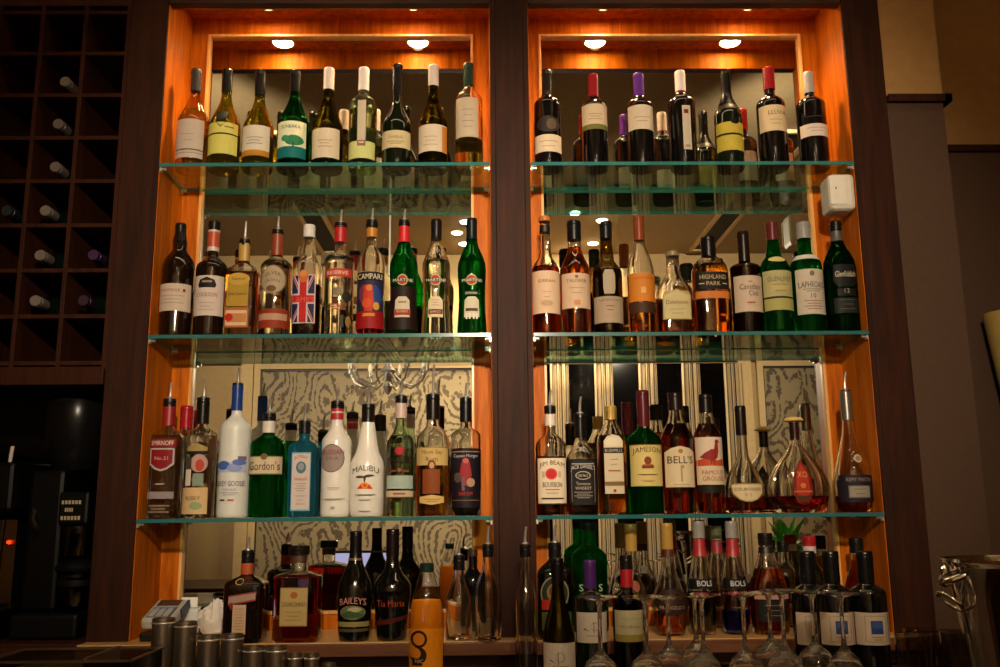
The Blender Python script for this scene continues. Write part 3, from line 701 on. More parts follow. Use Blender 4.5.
# ice bucket
yb_ = -.90; q = P(946, 559, yb_); cxb = q.x+.118; hb = q.z-ZC
t = thing('ice_bucket', 'polished steel ice bucket with ring handles at the counter end', 'ice bucket', (cxb, yb_, ZC+.0005))
POL = flat('d0c8c0', .10, 1)
MB().lathe([(.070, 0), (.073, .004), (.076, .02), (.088, hb*.45), (.101, hb*.8), (.107, hb*.955), (.110, hb*.965), (.114, hb*.972), (.117, hb*.985), (.1165, hb), (.112, hb), (.104, hb*.965), (.098, hb*.8), (.085, hb*.45), (.070, .02), (.001, .015)], 64, cap1=False).build('bucket_body', POL, t)
for sg, nm in ((-1, 0), (1, 1)):
    mt = MB(); zh = hb*.855
    mt.tube([(sg*.098, -.022, zh+.02), (sg*.118, -.018, zh+.012), (sg*.128, 0, zh+.006), (sg*.118, .018, zh+.012), (sg*.098, .022, zh+.02)], .007, 12)
    mt.lathe([(.0, -.010), (.009, -.006), (.011, 0), (.009, .006), (.0, .010)], 16, c=(sg*.124, 0, zh+.008)); mt.lathe([(.0, -.010), (.007, -.004), (.007, .004), (.0, .010)], 16, c=(sg*.122, 0, zh+.026))
    br = mt.build('handle', POL, t)
    pts = [(sg*(.118+.016*math.cos(a)), .026*math.sin(a), zh-.010+.0-.016*(1-math.cos(a))*.9) for a in [2*PI*i/28 for i in range(29)]]
    MB().tube(pts, .0035, 10).build('ring', POL, br)
# sensor on niche wall
q0, q1 = P(834, 176, .03), P(853, 212, .03)
t = thing('wall_sensor', 'white plastic sensor box on the niche side below the top shelf', 'sensor', (X3-.0005, .045, (q0.z+q1.z)/2), None)
hh = (q0.z-q1.z)/2
MB().box(-.075, 0, -.040, .045, -hh, hh).build('housing', flat('cfc6b4', .5), t, smooth=False, bevel=.014)
MB().box(-.076, -.030, -.0425, -.040, -hh*.72, hh*.8).build('cover', flat('d8d0c0', .5), t, smooth=False, bevel=.001)
MB().box(-.060, -.057, -.044, -.0425, hh*.1, hh*.2).build('indicator', flat('403020', .5), t, smooth=False)
MB().lathe([(.033, -.0), (.034, .012), (.028, .018)], 32, axis=Matrix.Rotation(PI/2, 4, 'Z') @ Matrix.Rotation(-PI/2, 4, 'Y') if 0 else None, c=(-.075, .0, -.0)).build('dome', flat('d8d0c0', .5), t) if 0 else None
# wall lamp shade at the edge
q = P(1003, 345, -.2); 
q = P(989, 312, yfar-.12); t = thing('wall_lamp', 'ochre lamp shade on the far side wall, cut by the picture edge', 'lamp', (q.x+.09, yfar-.10, q.z-.30))
MB().lathe([(.055, 0), (.09, .30), (.088, .30), (.053, .002)], 40, cap0=False, cap1=False).build('lamp_shade', flat('b09048', .7), t)
MB().tube([(0, .098, .1), (0, .02, .1), (0, 0, .12)], .006, 10).lathe([(.03, 0), (.03, .006)], 20, c=(0, .0, .118)).build('bracket', flat('6a5030', .3, 1), t)
# coffee things in the recess
KB = flat('070707', .35, 0, .15); KD = flat('0a090a', .5, 0, .12)
def pz(u, v, y): return P(u, v, y)
q = P(52, 640, .06)
t = thing('coffee_grinder', 'black coffee grinder with glass jar in the dark recess', 'coffee grinder', (P(56, 640, .14).x, .16, ZL+.0008))
zA = lambda v: P(52, v, .10).z-ZL-.0008
MB().box(-.085, .095, -.12, .12, 0, zA(612)).build('base', KD, t, smooth=False, bevel=.01)
MB().box(-.085, .012, -.07, .10, zA(612), zA(470)).build('body', KB, t, smooth=False, bevel=.012)
MB().lathe([(.05, zA(470)), (.075, zA(455)), (.085, zA(420)), (.087, zA(400)), (.08, zA(396))], 32, c=(.0, .01, 0)).build('hopper', flat('0e0c0b', .25, 0, .2), t)
MB().lathe([(.048, 0), (.050, .004), (.050, .085), (.046, .09)], 32, c=(.052, -.04, zA(607))).build('jar', thin('b0a890', '504838', 1, .02), t)
MB().lathe([(.052, 0), (.052, .016)], 32, c=(.052, -.04, zA(586)-.0)).build('jar_band', KD, t)
MB().lathe([(.055, 0), (.058, .008), (.050, .02), (.012, .034)], 32, c=(.052, -.04, zA(571))).build('jar_lid', KD, t)
MB().lathe([(.040, 0), (.043, .02), (.05, .075), (.05, .08)], 32, c=(.052, -.04, zA(556))).build('funnel', thin('a89c80', '504838', 1, .02), t)
mb = MB(); vs, fs = text_geo('ooo')
for k_, (dz_, w_) in enumerate(((.02, .055), (0, .035), (-.022, .055))):
    for i in range(6 if k_ != 1 else 4): mb.box(.045-w_/2+i*w_/6, .045-w_/2+i*w_/6+w_/9, -.0905, -.09, zA(510)+dz_-.005, zA(510)+dz_+.005)
MB().box(.008, .09, -.09, .0, zA(525), zA(492)).build('front_box', KB, t, smooth=False, bevel=.008)
mb.build('maker_plate', flat('a89878', .5), t, smooth=False)
MB().tube([(-.075, -.05, zA(505)), (-.055, -.10, zA(520)), (-.03, -.12, zA(528))], .007, 10).build('lever', STEEL, t)
t = thing('espresso_machine', 'espresso machine with a red pilot light at the picture edge', 'espresso machine', (P(-40, 640, .12).x, .2, ZL+.0008))
zB = lambda v: P(0, v, .02).z-ZL-.0008; xr = P(20, 560, .02).x-P(-40, 640, .12).x-.045
MB().box(-.25, xr-.03, -.05, .2, .0, zB(515)).build('back_body', KD, t, smooth=False, bevel=.01)
MB().box(-.25, xr+.01, -.18, .2, zB(512), zB(462)).build('head', KB, t, smooth=False, bevel=.012)
MB().box(-.25, xr-.04, -.19, .15, zB(458), zB(453)).build('cup_rail', flat('52432f', .3, 1), t, smooth=False)
MB().box(-.25, xr-.03, -.058, -.051, zB(608), zB(520)).build('splash_panel', flat('7a6c58', .22, 1), t, smooth=False)
MB().tube([(xr-.012, -.17, zB(520)), (xr-.02, -.16, zB(560)), (xr-.03, -.15, zB(612))], .006, 10).build('steam_pipe', flat('8a7c68', .2, 1), t)
MB().lathe([(.0, -.006), (.006, -.003), (.006, .003), (0, .006)], 16, c=(P(8, 545, .13).x-P(-40, 640, .12).x, -.066, zB(545)+.004)).build('pilot_light', emis('ff3010', 3), t)
MB().box(-.25, xr-.01, -.18, .2, 0.0, zB(612)).build('drip_tray', flat('4a4036', .3, 1), t, smooth=False, bevel=.004)
MB().tube([(xr-.01, -.17, zB(462)+.0), (xr-.006, -.17, zB(446))], .005, 10).build('tap_handle', flat('c0b0a8', .3), t)
# ================================================================== bottles
g1, g2, g3, g4, g5, g6 = ('white wines on the top left shelf', 'red wines on the top right shelf', 'vermouths and spirits on the middle left shelf', 'whiskies on the middle right shelf', 'spirits on the lower left shelf', 'whiskies and cognacs on the lower right shelf')
g7, g8 = 'liqueurs on the bottom ledge', 'bottles standing on the work counter'
CL = crystal('ffffff', 0); CLG = crystal('eef8ec', 0); CLA = crystal('ffffff', .35)
AMB = thin('f0d8a0', 'a87830', 1, .015, 2); OLV = crystal('e4dc90', 0, 0, .07, '9a9420'); OLD = crystal('b0a860', 0, 0, .04, '4c5010')
GR = crystal('66d488', 0, 0, .08, '0c7a2c'); GRD = crystal('5cac68', 0, 0, .06, '145020'); BLU = crystal('a8e4f6', 0, 0, .16, '4cc0e0')
BLK = flat('07080a', .06, 0, .6, .5); BRN = flat('150a06', .06, 0, .6, .5); BGR = flat('0a1408', .06, 0, .6, .5); BLKG = flat('050705', .08, 0, .6, .5)
WHT = flat('e4dfd4', .25, 0, .5, .3); FRO = flat('d4d4cc', .35, 0, .5, .2)
LW = liquid('f8f0b0', .25, 1.33, .12); LY = liquid('f4ec90', .25, 1.33, .18); LA = liquid('f8b465', .25, 1.33, .1); LDA = liquid('e89450', .25, 1.33, .08)
LG = liquid('fcce70', .25, 1.33, .1); LC = liquid('fcfcfa', 0); LR = liquid('e03828', .3, 1.33, .14); LRD = liquid('d45034', .25, 1.33, .1)
LGR = liquid('d0f0d0', 0, 1.33, .04); LBL = liquid('b0e4f4', 0, 1.33, .1)
W = 'wine_bottle'; Sx = 'spirit_bottle'
def lines(v0, v1, n, hw, c='5a4a3c', cx=0):
    out = []
    for i in range(n):
        v = v0+(v1-v0)*i/max(1, n-1); k = hw*(1 if i % 2 == 0 else .7); out.append(('R', v-.35, v+.35, cx-k, cx+k, c))
    return out
z1 = ZS[1]
# ---- top left
Bot(z1, 190.8, 70, 31.5, 125, 92, 9.5, 'slope', thin('ecdc98', '8a7430', 1, .015, 2), liq=(liquid('e8c868', .4, 1.33, .2), 112), cap=('3a3634', 92), dec=[('R', 125, 163, -13.5, 13.5, 'b8a898'), ('R', 154.5, 155.6, -13.5, 13.5, '4a3c34'), ('R', 158, 158.6, -13.5, 13.5, '7a6a5c')]+lines(140, 146, 2, 6, '9a8a7c'), back=(130, 160, 'b8ae9c'), name=W, cat='wine bottle', group=g1, label='amber white wine bottle with dark grey cap and pale grey label')
Bot(z1, 222.7, 70.5, 30.5, 128, 94, 9.5, 'slope', OLV, liq=(LY, 108), cap=('141312', 93), dec=[('R', 128, 159, -14.5, 14.5, 'c8c060'), ('P', [(-6, 116), (6, 116), (5, 128), (0, 133), (-5, 128)], '1e2010'), ('R', 138.5, 140, -14.5, 14.5, '2a2810'), ('R', 132, 133, 4, 12, '5a5420')], back=(130, 160, 'c8c0b0'), name=W, cat='wine bottle', group=g1, label='yellow green wine bottle with lime label crossed by a dark line')
Bot(z1, 256.6, 71, 30.5, 131, 96, 9.5, 'slope', OLV, liq=(LW, 110), cap=('181614', 96), dec=[('R', 131, 155.5, -13.5, 13.5, 'cfc4b0'), ('R', 155.5, 161, -13.5, 13.5, 'b07820')]+lines(143, 149, 3, 8, '8a7c6a'), back=(132, 160, 'd0c8b8'), name=W, cat='wine bottle', group=g1, label='olive wine bottle with plain cream label edged in ochre below')
Bot(z1, 292.3, 71.5, 31, 126, 93, 9.5, 'slope', GRD, liq=(LGR, 108), cap=('141413', 93), dec=[('R', 127, 153, -14, 14, 'e0e0b8'), ('R', 152, 163, -14, 14, '0e6a68'), ('T', 'SUNBAKA', 132.5, 3.4, 0, 19, '3a4a28'), ('E', 146, 5.2, 3.5, 9, '2c7a50'), ('E', 144, 3, -5, 4, '3a8a60'), ('R', 148, 153, 2.5, 4, '244a30')], back=(130, 160, 'c8d0b0'), name=W, cat='wine bottle', group=g1, label='green wine bottle whose label shows a tree over a teal band')
Bot(z1, 326.5, 69, 31, 132, 92, 9.8, 'slope', OLD, liq=(liquid('f0ecb0', .3, 1.33, .05), 108), cap=('d8ccc4', 90.5), dec=[('R', 134, 163, -13.5, 13.5, 'd4c4a8')]+lines(146, 152, 3, 7, '9a8868'), back=(132, 160, 'd0c8b8'), name=W, cat='wine bottle', group=g1, label='dark olive wine bottle with pinkish white cap and cream label')
Bot(z1, 362, 68.5, 27.5, 108, 94, 9.8, 'round', CLG, liq=(liquid('f6f8e0', .4), 112), cap=('e0d8d4', 91.5), dec=[('R', 106, 153, -3.6, 4.6, 'c4b69c'), ('R', 146, 163, -13, 13, 'c8cc84'), ('R', 145.5, 151, -3.6, 4.6, '8a6450'), ('R', 147, 148.3, -2, 3, 'd8c8b0')], back=(125, 160, 'e0e4c8'), name=W, cat='wine bottle', group=g1, label='clear wine bottle with white cap and tall narrow label strip')
Bot(z1, 396.5, 65.5, 29.5, 128, 100, 9.5, 'slope', BGR, cap=('120e10', 96), dec=[('R', 136, 153, -14, 14, 'c8b890')]+[('T', 'CHABLIS', 142.5, 2.6, 0, 14, '7a6438')]+lines(147, 149, 2, 8, '8a7850'), back=(135, 158, 'e0dcd4'), name=W, cat='wine bottle', group=g1, label='nearly black wine bottle with long dark cap and narrow cream label')
Bot(z1, 433, 66, 29.5, 126, 92, 9.8, 'slope', OLD, liq=(liquid('ece4a0', .3, 1.33, .05), 106), cap=('ddd2cc', 87), dec=[('R', 130, 156.5, -14, 14, 'c8b8a0'), ('R', 131, 156, 9.5, 14, 'c07a28')]+lines(142, 150, 3, 7, 'a08e72', -2), back=(132, 158, 'b0a894'), name=W, cat='wine bottle', group=g1, label='olive green wine bottle with white cap and broad pinkish label')
Bot(z1, 469, 64, 28, 104, 88, 9.3, 'round', CL, liq=(liquid('fcf4a0', .3, 1.33, .14), 142), cap=('1a3428', 86.5), dec=[('R', 103, 142, -12.5, 9.5, 'b4a48c')]+lines(115, 132, 4, 6, '8c7c68', -1), back=(110, 150, 'c8bca0'), name=W, cat='wine bottle', group=g1, label='clear bottle of golden wine with dark green cap by centre post')
# ---- top right
Bot(z1, 548.5, 71, 27, 108, 95, 9.6, 'round', BLK, cap=('141214', 97), dec=[('E', 129, 8, 0, 11.5, '2c2620'), ('E', 129, 5.5, 3, 5, '5a4a38'), ('R', 139.5, 156.5, -13, 13, 'd0bca0')]+lines(146, 151, 2, 9, '9a8468'), back=(135, 158, 'e4e0d8'), name=W, cat='wine bottle', group=g2, label='dark wine bottle with black cap and low cream label beside post')
Bot(z1, 595.7, 75, 26, 110, 98, 9.6, 'round', BLK, cap=('8e1420', 97.5), dec=[('R', 109, 130, -12.6, 12.6, 'cbb698'), ('R', 129, 134, -12.6, 12.6, '6a6a30')]+lines(119, 124, 3, 7, '9a8260'), back=(135, 158, '507088'), name=W, cat='wine bottle', group=g2, label='red capped red wine bottle with cream label, near centre post')
Bot(z1, 642, 74.5, 26, 109, 97, 9.8, 'round', BLK, cap=('5a2a86', 96.5), dec=[('R', 110, 134, -12.6, 12.6, 'cdbda2')]+lines(122, 126, 2, 8, 'a08c6c'), back=(135, 158, 'd8d4cc'), name=W, cat='wine bottle', group=g2, label='purple capped red wine bottle with cream label on the top shelf')
Bot(z1, 684.5, 71.8, 27.5, 107, 94, 9.6, 'round', BLK, cap=('d8ccc8', 92), rings=[('8a2030', 90.5, 93)], dec=[('R', 111, 154.5, -2.6, 5.8, 'bcae98'), ('R', 115, 119, -.8, 3.6, '6a1818'), ('R', 150, 152, -1, 4, '8a7c66')], back=(138, 160, 'e8e6e0'), name=W, cat='wine bottle', group=g2, label='white capped red wine bottle with tall narrow vertical label')
Bot(z1, 731, 71, 27.5, 118, 92, 9, 'slope', BGR, cap=('0c0c0c', 108), dec=[('R', 127, 155, -13.5, 13.5, 'b8a438'), ('R', 138, 140, -13.5, 13.5, '20180c'), ('E', 126, 3.2, 3, 4.5, '0c0a08')], rings=[('1c1a16', 108, 113)], back=(130, 158, 'b4ac58'), name=W, cat='wine bottle', group=g2, label='black sparkling wine bottle with yellow label split by a black line')
Bot(z1, 775, 68.5, 28.5, 108, 95, 10, 'round', BLK, cap=('9c1a20', 90.5), capw=11.5, dec=[('R', 110.5, 136, -13.8, 13.8, 'd0b890'), ('T', 'LLUVIA', 118, 4, 2, 18, '5a4020')]+lines(125, 129, 2, 6, 'a08858'), back=(118, 150, 'e0dcd0'), name=W, cat='wine bottle', group=g2, label='bright red capped wine bottle with lettered cream label')
Bot(z1, 815.5, 73, 28.5, 108, 96, 9.6, 'round', BLK, cap=('a8a29c', 94), dec=[('R', 129, 141, -13.8, 13.8, 'd4c2b4')]+lines(133, 136, 2, 9, 'a49080')+[('R', 121.5, 122, -9, 9, '3a3430')], back=(120, 150, 'e0dcd0'), name=W, cat='wine bottle', group=g2, label='silver capped wine bottle with slim pinkish label beside the side panel')
# ---- middle left
z2 = ZS[2]
Bot(z2, 174.3, 224, 32, 0, 0, 10, 'x', BRN, prof=[(333, 31), (300, 32), (272, 32), (266, 31), (260, 27), (254, 18), (250, 13.5), (244, 14.5), (240, 13), (234, 10.5), (228, 10.5)], cap=('161110', 242), dec=[('R', 287, 314, -15.5, 15.5, 'c0ae9c'), ('T', 'VINTAGE', 293.5, 2.6, -2, 20, '7a3028'), ('R', 292, 295, 10, 12, '7a3028')]+lines(299, 306, 3, 11, '9a8a7c'), back=(288, 316, 'c8c0b0'), name='port_bottle', cat='port bottle', group=g3, label='dark brown port bottle with bulbous neck, first beside the side panel')
Bot(z2, 208.5, 222, 31, 272, 256, 11, 'round', BRN, cap=('141210', 231), rings=[('c4b4a8', 231, 233), ('b0482c', 233, 248), ('c8b8b0', 248, 252)], dec=[('R', 279, 318.5, -14.5, 14.5, 'c8b8ac'), ('P', [(-9, 288), (-7, 283), (0, 280.5), (7, 283), (9, 288), (8, 291), (-8, 291)], '171310'), ('T', 'COCKSON', 298, 4, 0, 20, '8c4a48'), ('R', 284, 286, -5, 5, '8a7a6a')]+lines(306, 313, 3, 8, 'a89888'), back=(285, 318, 'c8c0b0'), name='port_bottle', cat='port bottle', group=g3, label='black bottle with red neck seal and pale label with arched emblem')
Bot(z2, 240.5, 240, 32, 281, 262, 10, 'square', CL, liq=(LG, 274), sq=5, depth=.72, pour=222, rings=[('b08a3c', 244, 262)], cap=('141210', 246), dec=[('R', 283, 309, -12, 9, 'a8852c'), ('E', 282, 6, -1, 11, 'b8963c'), ('T', 'Especial', 282, 3.2, -1, 13, '5a4010'), ('T', 'Jose Cuervo', 297, 4.2, -1.5, 18, '3a3810'), ('R', 310, 330, -14, 10, 'a8602c'), ('R', 313, 328, -12.5, 8.5, 'd0b08c'), ('R', 316, 325, -11.5, 8, 'b87c48'), ('E', 320, 4, -9, 4, 'b01c14')], back=(285, 325, 'c8a040'), name='tequila_bottle', cat='tequila bottle', group=g3, label='square gold tequila bottle with green script on a golden label')
Bot(z2, 273.8, 230.5, 31, 270, 256, 10.5, 'round', CL, liq=(LC, 262), pour=217, cap=('1a1412', 234), rings=[('8a3c22', 234, 256)], dec=[('E', 283, 14.2, 0, 12.5, '8a6a44'), ('E', 283, 13.2, 0, 11.6, 'a8977c'), ('T', 'SILVER', 279, 3.6, 0, 16, '6a4628', -2.5), ('T', 'CACHACA', 285, 3, 0, 15, '6a4628', -1.5), ('E', 292, 3.2, -1, 5, '6a4c30'), ('R', 312, 331, None, 0, '8c3018'), ('R', 316.5, 323, -14, 14, 'b08a70')], name=Sx, group=g3, label='clear spirit bottle with oval gold seal and rusty band at base')
rb_ = []
def jack(cx, cy, w, h):
    a, b, c, d = cx-w/2, cx+w/2, cy-h/2, cy+h/2
    out = [('R', c, d, a-1, b+1, 'c8b8b0'), ('R', c+1, d-1, a, b, '1c2048')]
    def diag(x0, y0, x1, y1, t, col):
        n = (y1-y0, -(x1-x0)); l = math.hypot(*n); n = (n[0]/l*t, n[1]/l*t)
        poly = [(x0+n[0], y0+n[1]), (x1+n[0], y1+n[1]), (x1-n[0], y1-n[1]), (x0-n[0], y0-n[1])]
        return ('P', [(max(a, min(b, p)), max(c+1, min(d-1, q))) for p, q in poly], col)
    for t, col in ((2.6, 'c0b0b4'), (1.2, 'b02424')):
        out.append(diag(a, c+1, b, d-1, t, col)); out.append(diag(a, d-1, b, c+1, t, col))
    out += [('R', c+1, d-1, cx-5, cx+5, 'c0b0b4'), ('R', cy-5, cy+5, a, b, 'c0b0b4'), ('R', c+1, d-1, cx-3.4, cx+3.4, 'b01c1c'), ('R', cy-3.4, cy+3.4, a, b, 'b01c1c')]
    return out
Bot(z2, 306, 225.5, 28.5, 0, 0, 11, 'x', CL, sq=4, liq=(liquid('904830', .2, 1.33, .05), 287), prof=[(333, 27), (320, 28), (275, 28.5), (268, 27), (262, 21), (257, 15), (250, 14.5), (244, 11), (236, 10.5), (230, 10.5)], cap=('d8d4cc', 238), dec=jack(-1.5, 302, 22, 48)+[('E', 280, 6, -1.5, 5, 'c0602c'), ('E', 277, 3.4, -1.5, 3.4, 'c88040'), ('T', "LAMB'S", 303, 5.5, -1, 21, 'e0504a')], name='rum_bottle', cat='rum bottle', group=g3, label='squared rum bottle wrapped in a British flag label')
Bot(z2, 338, 224, 29, 262, 252, 11.5, 'round', CL, liq=(LC, 258), pour=210.5, cap=('141414', 227), rings=[('b41c20', 227, 243)], dec=[('R', 272, 280, -13.5, 13.5, 'b83a30'), ('T', 'RESERVE', 276, 3.6, 0, 21, 'e4d4c0'), ('T', 'JAMAICA', 284, 4, 0, 21, '3a322c'), ('R', 291, 299, -4, 4, '7c705c'), ('E', 299.5, 4.8, 9.5, 4.3, '2c2620'), ('T', 'RUM', 304, 4, 0, 8, '8a4a3c')]+lines(307, 312, 3, 9, 'b06050')+[('R', 318, 330, -11, -7, '3a3a30'), ('R', 318, 330, 3, 7, '3a3a30'), ('E', 324, 5, 11, 2.5, '8a6a3a')], name='rum_bottle', cat='rum bottle', group=g3, label='clear white rum bottle with red neck band and red arched band')
Bot(z2, 370, 221, 27.5, 266, 246, 10.5, 'round', CL, liq=(LR, 318), pour=209, cap=('141414', 228), rings=[('b87824', 229, 238)], dec=[('R', 275, 315, -13, 13, '27243c'), ('R', 275, 283.5, -13, 13, '14100e'), ('T', 'CAMPARI', 279.5, 5.4, 0, 24, 'd8c8a8'), ('E', 300, 12, 5, 6.5, '24407c'), ('E', 297, 9, -5, 6, '6a3048'), ('P', [(-5, 288), (3, 288), (5, 306), (2, 318), (-4, 318), (-6, 304)], 'b43420'), ('E', 291, 3.2, 0, 3.2, 'c86a30'), ('E', 306, 5, -2, 5, 'c4481c'), ('E', 309, 4, 7, 3, 'c08c30'), ('R', 314, 331, None, 0, '8c1014'), ('R', 316, 319, -6, 6, 'c8801c')], name='aperitif_bottle', cat='aperitif bottle', group=g3, label='red aperitif bottle with ornate poster label below a black name band')
MP = [(333, 29.5), (325, 28.8), (312, 27), (300, 26), (290, 26.3), (278, 28), (270, 28.5), (264, 27.5), (256, 22), (248, 14.5), (243, 11.5), (238, 10.5), (228, 10)]
def martini(dark):
    d = [('R', 281, 285.4, -11, 11, '1c1a14'), ('E', 283, 5.4, 0, 5.4, 'b8a878'), ('E', 283, 4.6, 0, 4.6, '9c2a24'), ('R', 281.4, 284.9, -10.5, 10.5, '26221a'), ('T', 'MARTINI', 283.2, 2.8, 0, 19, 'd8c8a8')]
    return d+['SPLIT']
ARCH = lambda c: [('P', [(-7.5, 320), (-7, 303), (-4, 299.5), (4, 299.5), (7, 303), (7.5, 320)], c)]
Bot(z2, 403, 221, 29.5, 0, 0, 10, 'x', GR, prof=MP, pour=210, cap=('121212', 227), rings=[('c01c20', 227, 243)], liq=(liquid('c8a090', .1, 1.33, .0), 288), dec=[('R', 289, 332, None, 0, '1c0d07')]+martini(0)+ARCH('bcae98')+[('R', 312, 318, -8, 8, '8a3428'), ('R', 304, 306, -4, 4, '8a7a60'), ('T', 'ROSSO', 314, 3, 0, 11, 'c8b090')], name='vermouth_bottle', cat='vermouth bottle', group=g3, label='green vermouth bottle with red neck band and dark filling')
Bot(z2, 436, 220, 28.5, 0, 0, 10, 'x', CL, prof=MP, cap=('131211', 240), liq=(LC, 262), dec=martini(0)+ARCH('c0ae90')+[('R', 312, 317, -7, 7, '5a2c20'), ('T', 'BIANCO', 314.5, 2.4, 0, 10, 'c8b090')]+lines(303, 308, 3, 4, '9a8868'), name='vermouth_bottle', cat='vermouth bottle', group=g3, label='clear vermouth bottle with black cap and round red emblem')
Bot(z2, 472, 219, 29, 0, 0, 10, 'x', GR, prof=[(v, w_) for v, w_ in MP], cap=('10181a', 240), liq=(LGR, 262), dec=martini(1)+ARCH('b4ac94')+[('R', 294, 298, -7, 7, '101410'), ('T', 'EXTRA DRY', 296, 2, 0, 12, 'c8c0a0'), ('R', 311, 314, -6, 6, '4a2c20')]+[('R', 316, 322, x-.8, x+.8, 'c8c0b0') for x in (-5, -2, 2, 5)], name='vermouth_bottle', cat='vermouth bottle', group=g3, label='all green vermouth bottle with dark cap beside centre post')
# ---- middle right
Bot(z2, 546.8, 217, 28.5, 0, 0, 10, 'x', CL, prof=[(332, 28), (300, 28.5), (274, 28.5), (269, 27), (264, 22), (258, 14), (252, 11.5), (238, 11), (226, 9.5)], liq=(LA, 268), cap=('b0642c', 222), capw=12, rings=[('17110e', 226, 233)], dec=[('R', 274, 316, -13.6, 13.6, 'bfa184'), ('T', 'GIBEAN', 284, 3, 0, 17, '6a4630')]+lines(295, 300, 2, 4, 'a08464')+[('E', 306, 3, 0, 6, 'a58a68')], name='whisky_bottle', cat='whisky bottle', group=g4, label='orange corked malt whisky bottle with broad buff label by post')
Bot(z2, 576.6, 221.7, 29.5, 272, 245, 13, 'slope', CL, liq=(LA, 248), cap=('0e0f10', 240.5), dec=[('R', 276.5, 311, -14, 14, 'b89c80'), ('T', 'TALISKER', 284, 3.2, 0, 20, '5c4430'), ('E', 280, 1.6, 0, 1.8, '6a503c')]+lines(291, 296, 2, 8, '957a5e')+[('R', 303, 308, -3, 3, 'b07848')], name='whisky_bottle', cat='whisky bottle', group=g4, label='amber malt whisky bottle with plain black cylinder cap and buff label')
Bot(z2, 609, 222, 30, 0, 0, 11, 'x', thin('a89850', '3a2c10', 1, .015, 2), prof=[(332, 29.5), (300, 30), (274, 30), (270, 28), (266, 22), (262, 15.5), (256, 14), (246, 12.5), (238, 11)], liq=(liquid('7a2c0c', .15, 1.33, .15), 271), cap=('111314', 239.5), captop='c8743c', dec=[('P', [(-5, 297), (-6, 292), (-6, 278), (-4, 273), (4, 273), (6, 278), (6, 292), (5, 297)], '9a8c74'), ('R', 299.5, 325.5, -14.4, 14.4, '9a866e'), ('T', 'LAGAVULIN', 303, 2.6, 0, 20, '5c4838')]+lines(309, 313, 2, 4, '7c2c24'), name='whisky_bottle', cat='whisky bottle', group=g4, label='dark malt whisky bottle with arched upper label and orange cork top')
Bot(z2, 643, 216, 27.5, 0, 0, 10, 'x', CL, prof=[(332, 26), (310, 27), (280, 27.5), (270, 26.5), (262, 23), (254, 17), (247, 12.5), (242, 10.5), (220, 9.8)], liq=(LG, 276), cap=('7c3a1e', 241), captop='c07a44', dec=[('R', 276, 304, -13, 13, 'c07424'), ('T', 'GLENMORANGIE', 281, 2, 0, 19, '8a4a14'), ('R', 290, 296, -2.5, 2.5, 'd09c58'), ('R', 305, 315.5, -13, 13, '3c2412')], name='whisky_bottle', cat='whisky bottle', group=g4, label='clear shouldered whisky bottle with russet capsule and orange label')
Bot(z2, 676, 252, 37.5, 0, 0, 12, 'x', CL, sq=3, depth=.6, prof=[(332, 37), (300, 37.5), (293, 36), (287, 31), (281, 22), (275, 15), (268, 13.5), (258, 12.5)], liq=(LA, 301), cap=('8a7a58', 257), capw=13.5, dec=[('P', [(-14, 322), (-14, 298), (-12, 294), (-4, 293.5), (0, 291.5), (4, 293.5), (12, 294), (14, 298), (14, 322)], 'a8945c'), ('P', [(-13, 321), (-13, 298.5), (0, 293), (13, 298.5), (13, 321)], 'c0b080'), ('T', 'Dalwhinnie', 305, 4.2, 0, 22, '6a5624')]+lines(312, 316, 2, 8, '9c8c5c'), name='whisky_bottle', cat='whisky bottle', group=g4, label='squat clear whisky bottle with yellow shield label')
Bot(z2, 713, 237.7, 36, 0, 0, 13.5, 'x', CL, sq=2.6, depth=.6, prof=[(332, 34), (310, 35.5), (280, 36), (272, 35.5), (266, 33), (262, 27), (259, 19), (257, 14)], liq=(LG, 266), cap=('0c0c0d', 257), dec=[('R', 275, 292, -16.5, 16.5, '12100e'), ('T', 'HIGHLAND', 280, 4.4, 0, 26, 'b8a070'), ('T', 'PARK', 286.5, 4, 0, 14, 'b8a070'), ('R', 294, 301, -17, 17, 'c07030')]+[('R', 286, 287, -14, -9, 'b8a070'), ('R', 286, 287, 9, 14, 'b8a070')], name='whisky_bottle', cat='whisky bottle', group=g4, label='flat oval whisky bottle with black label below a clear shoulder')
Bot(z2, 749, 232, 30.5, 270, 262, 10.5, 'round', thin('b07850', '4a1c08', 1, .015, 2), liq=(liquid('5c1408', .1, 1.33, .2), 268), cap=('1c100c', 262), dec=[('R', 279, 314.5, -14, 14, 'c0aa94'), ('T', 'Canadian', 290, 5.4, 0, 20, '4a2c20'), ('T', 'Club', 296.5, 5, 3, 10, '4a2c20'), ('R', 284.5, 285.5, -2, 2, '8a6a50'), ('R', 305, 306.5, -4, 4, 'a05040')], name='whisky_bottle', cat='whisky bottle', group=g4, label='dark red whisky bottle with handwriting style script on cream label')
Bot(z2, 779, 222, 31, 0, 0, 11, 'x', GR, prof=[(331, 30), (310, 31), (274, 31), (268, 29.5), (262, 24), (257, 16), (252, 13.5), (244, 12), (238, 11)], liq=(liquid('c8ecd0', 0, 1.33, .04), 262), cap=('5c2420', 241), captop='a89888', dec=[('E', 262, 2.8, 0, 8.5, 'c8b878'), ('R', 274, 299.5, -14.5, 14.5, 'a8a070'), ('R', 299.5, 301, -14.5, 14.5, '2a3018'), ('R', 301.5, 313, -14.5, 14.5, 'a09858'), ('T', 'GLENLIVET', 282.5, 4.6, 0, 23, '5c5434'), ('R', 287, 295, -9, 9, 'b4a468')]+lines(288, 294, 2, 8, '7c7040'), name='whisky_bottle', cat='whisky bottle', group=g4, label='green malt whisky bottle with maroon cap and cream yellow label')
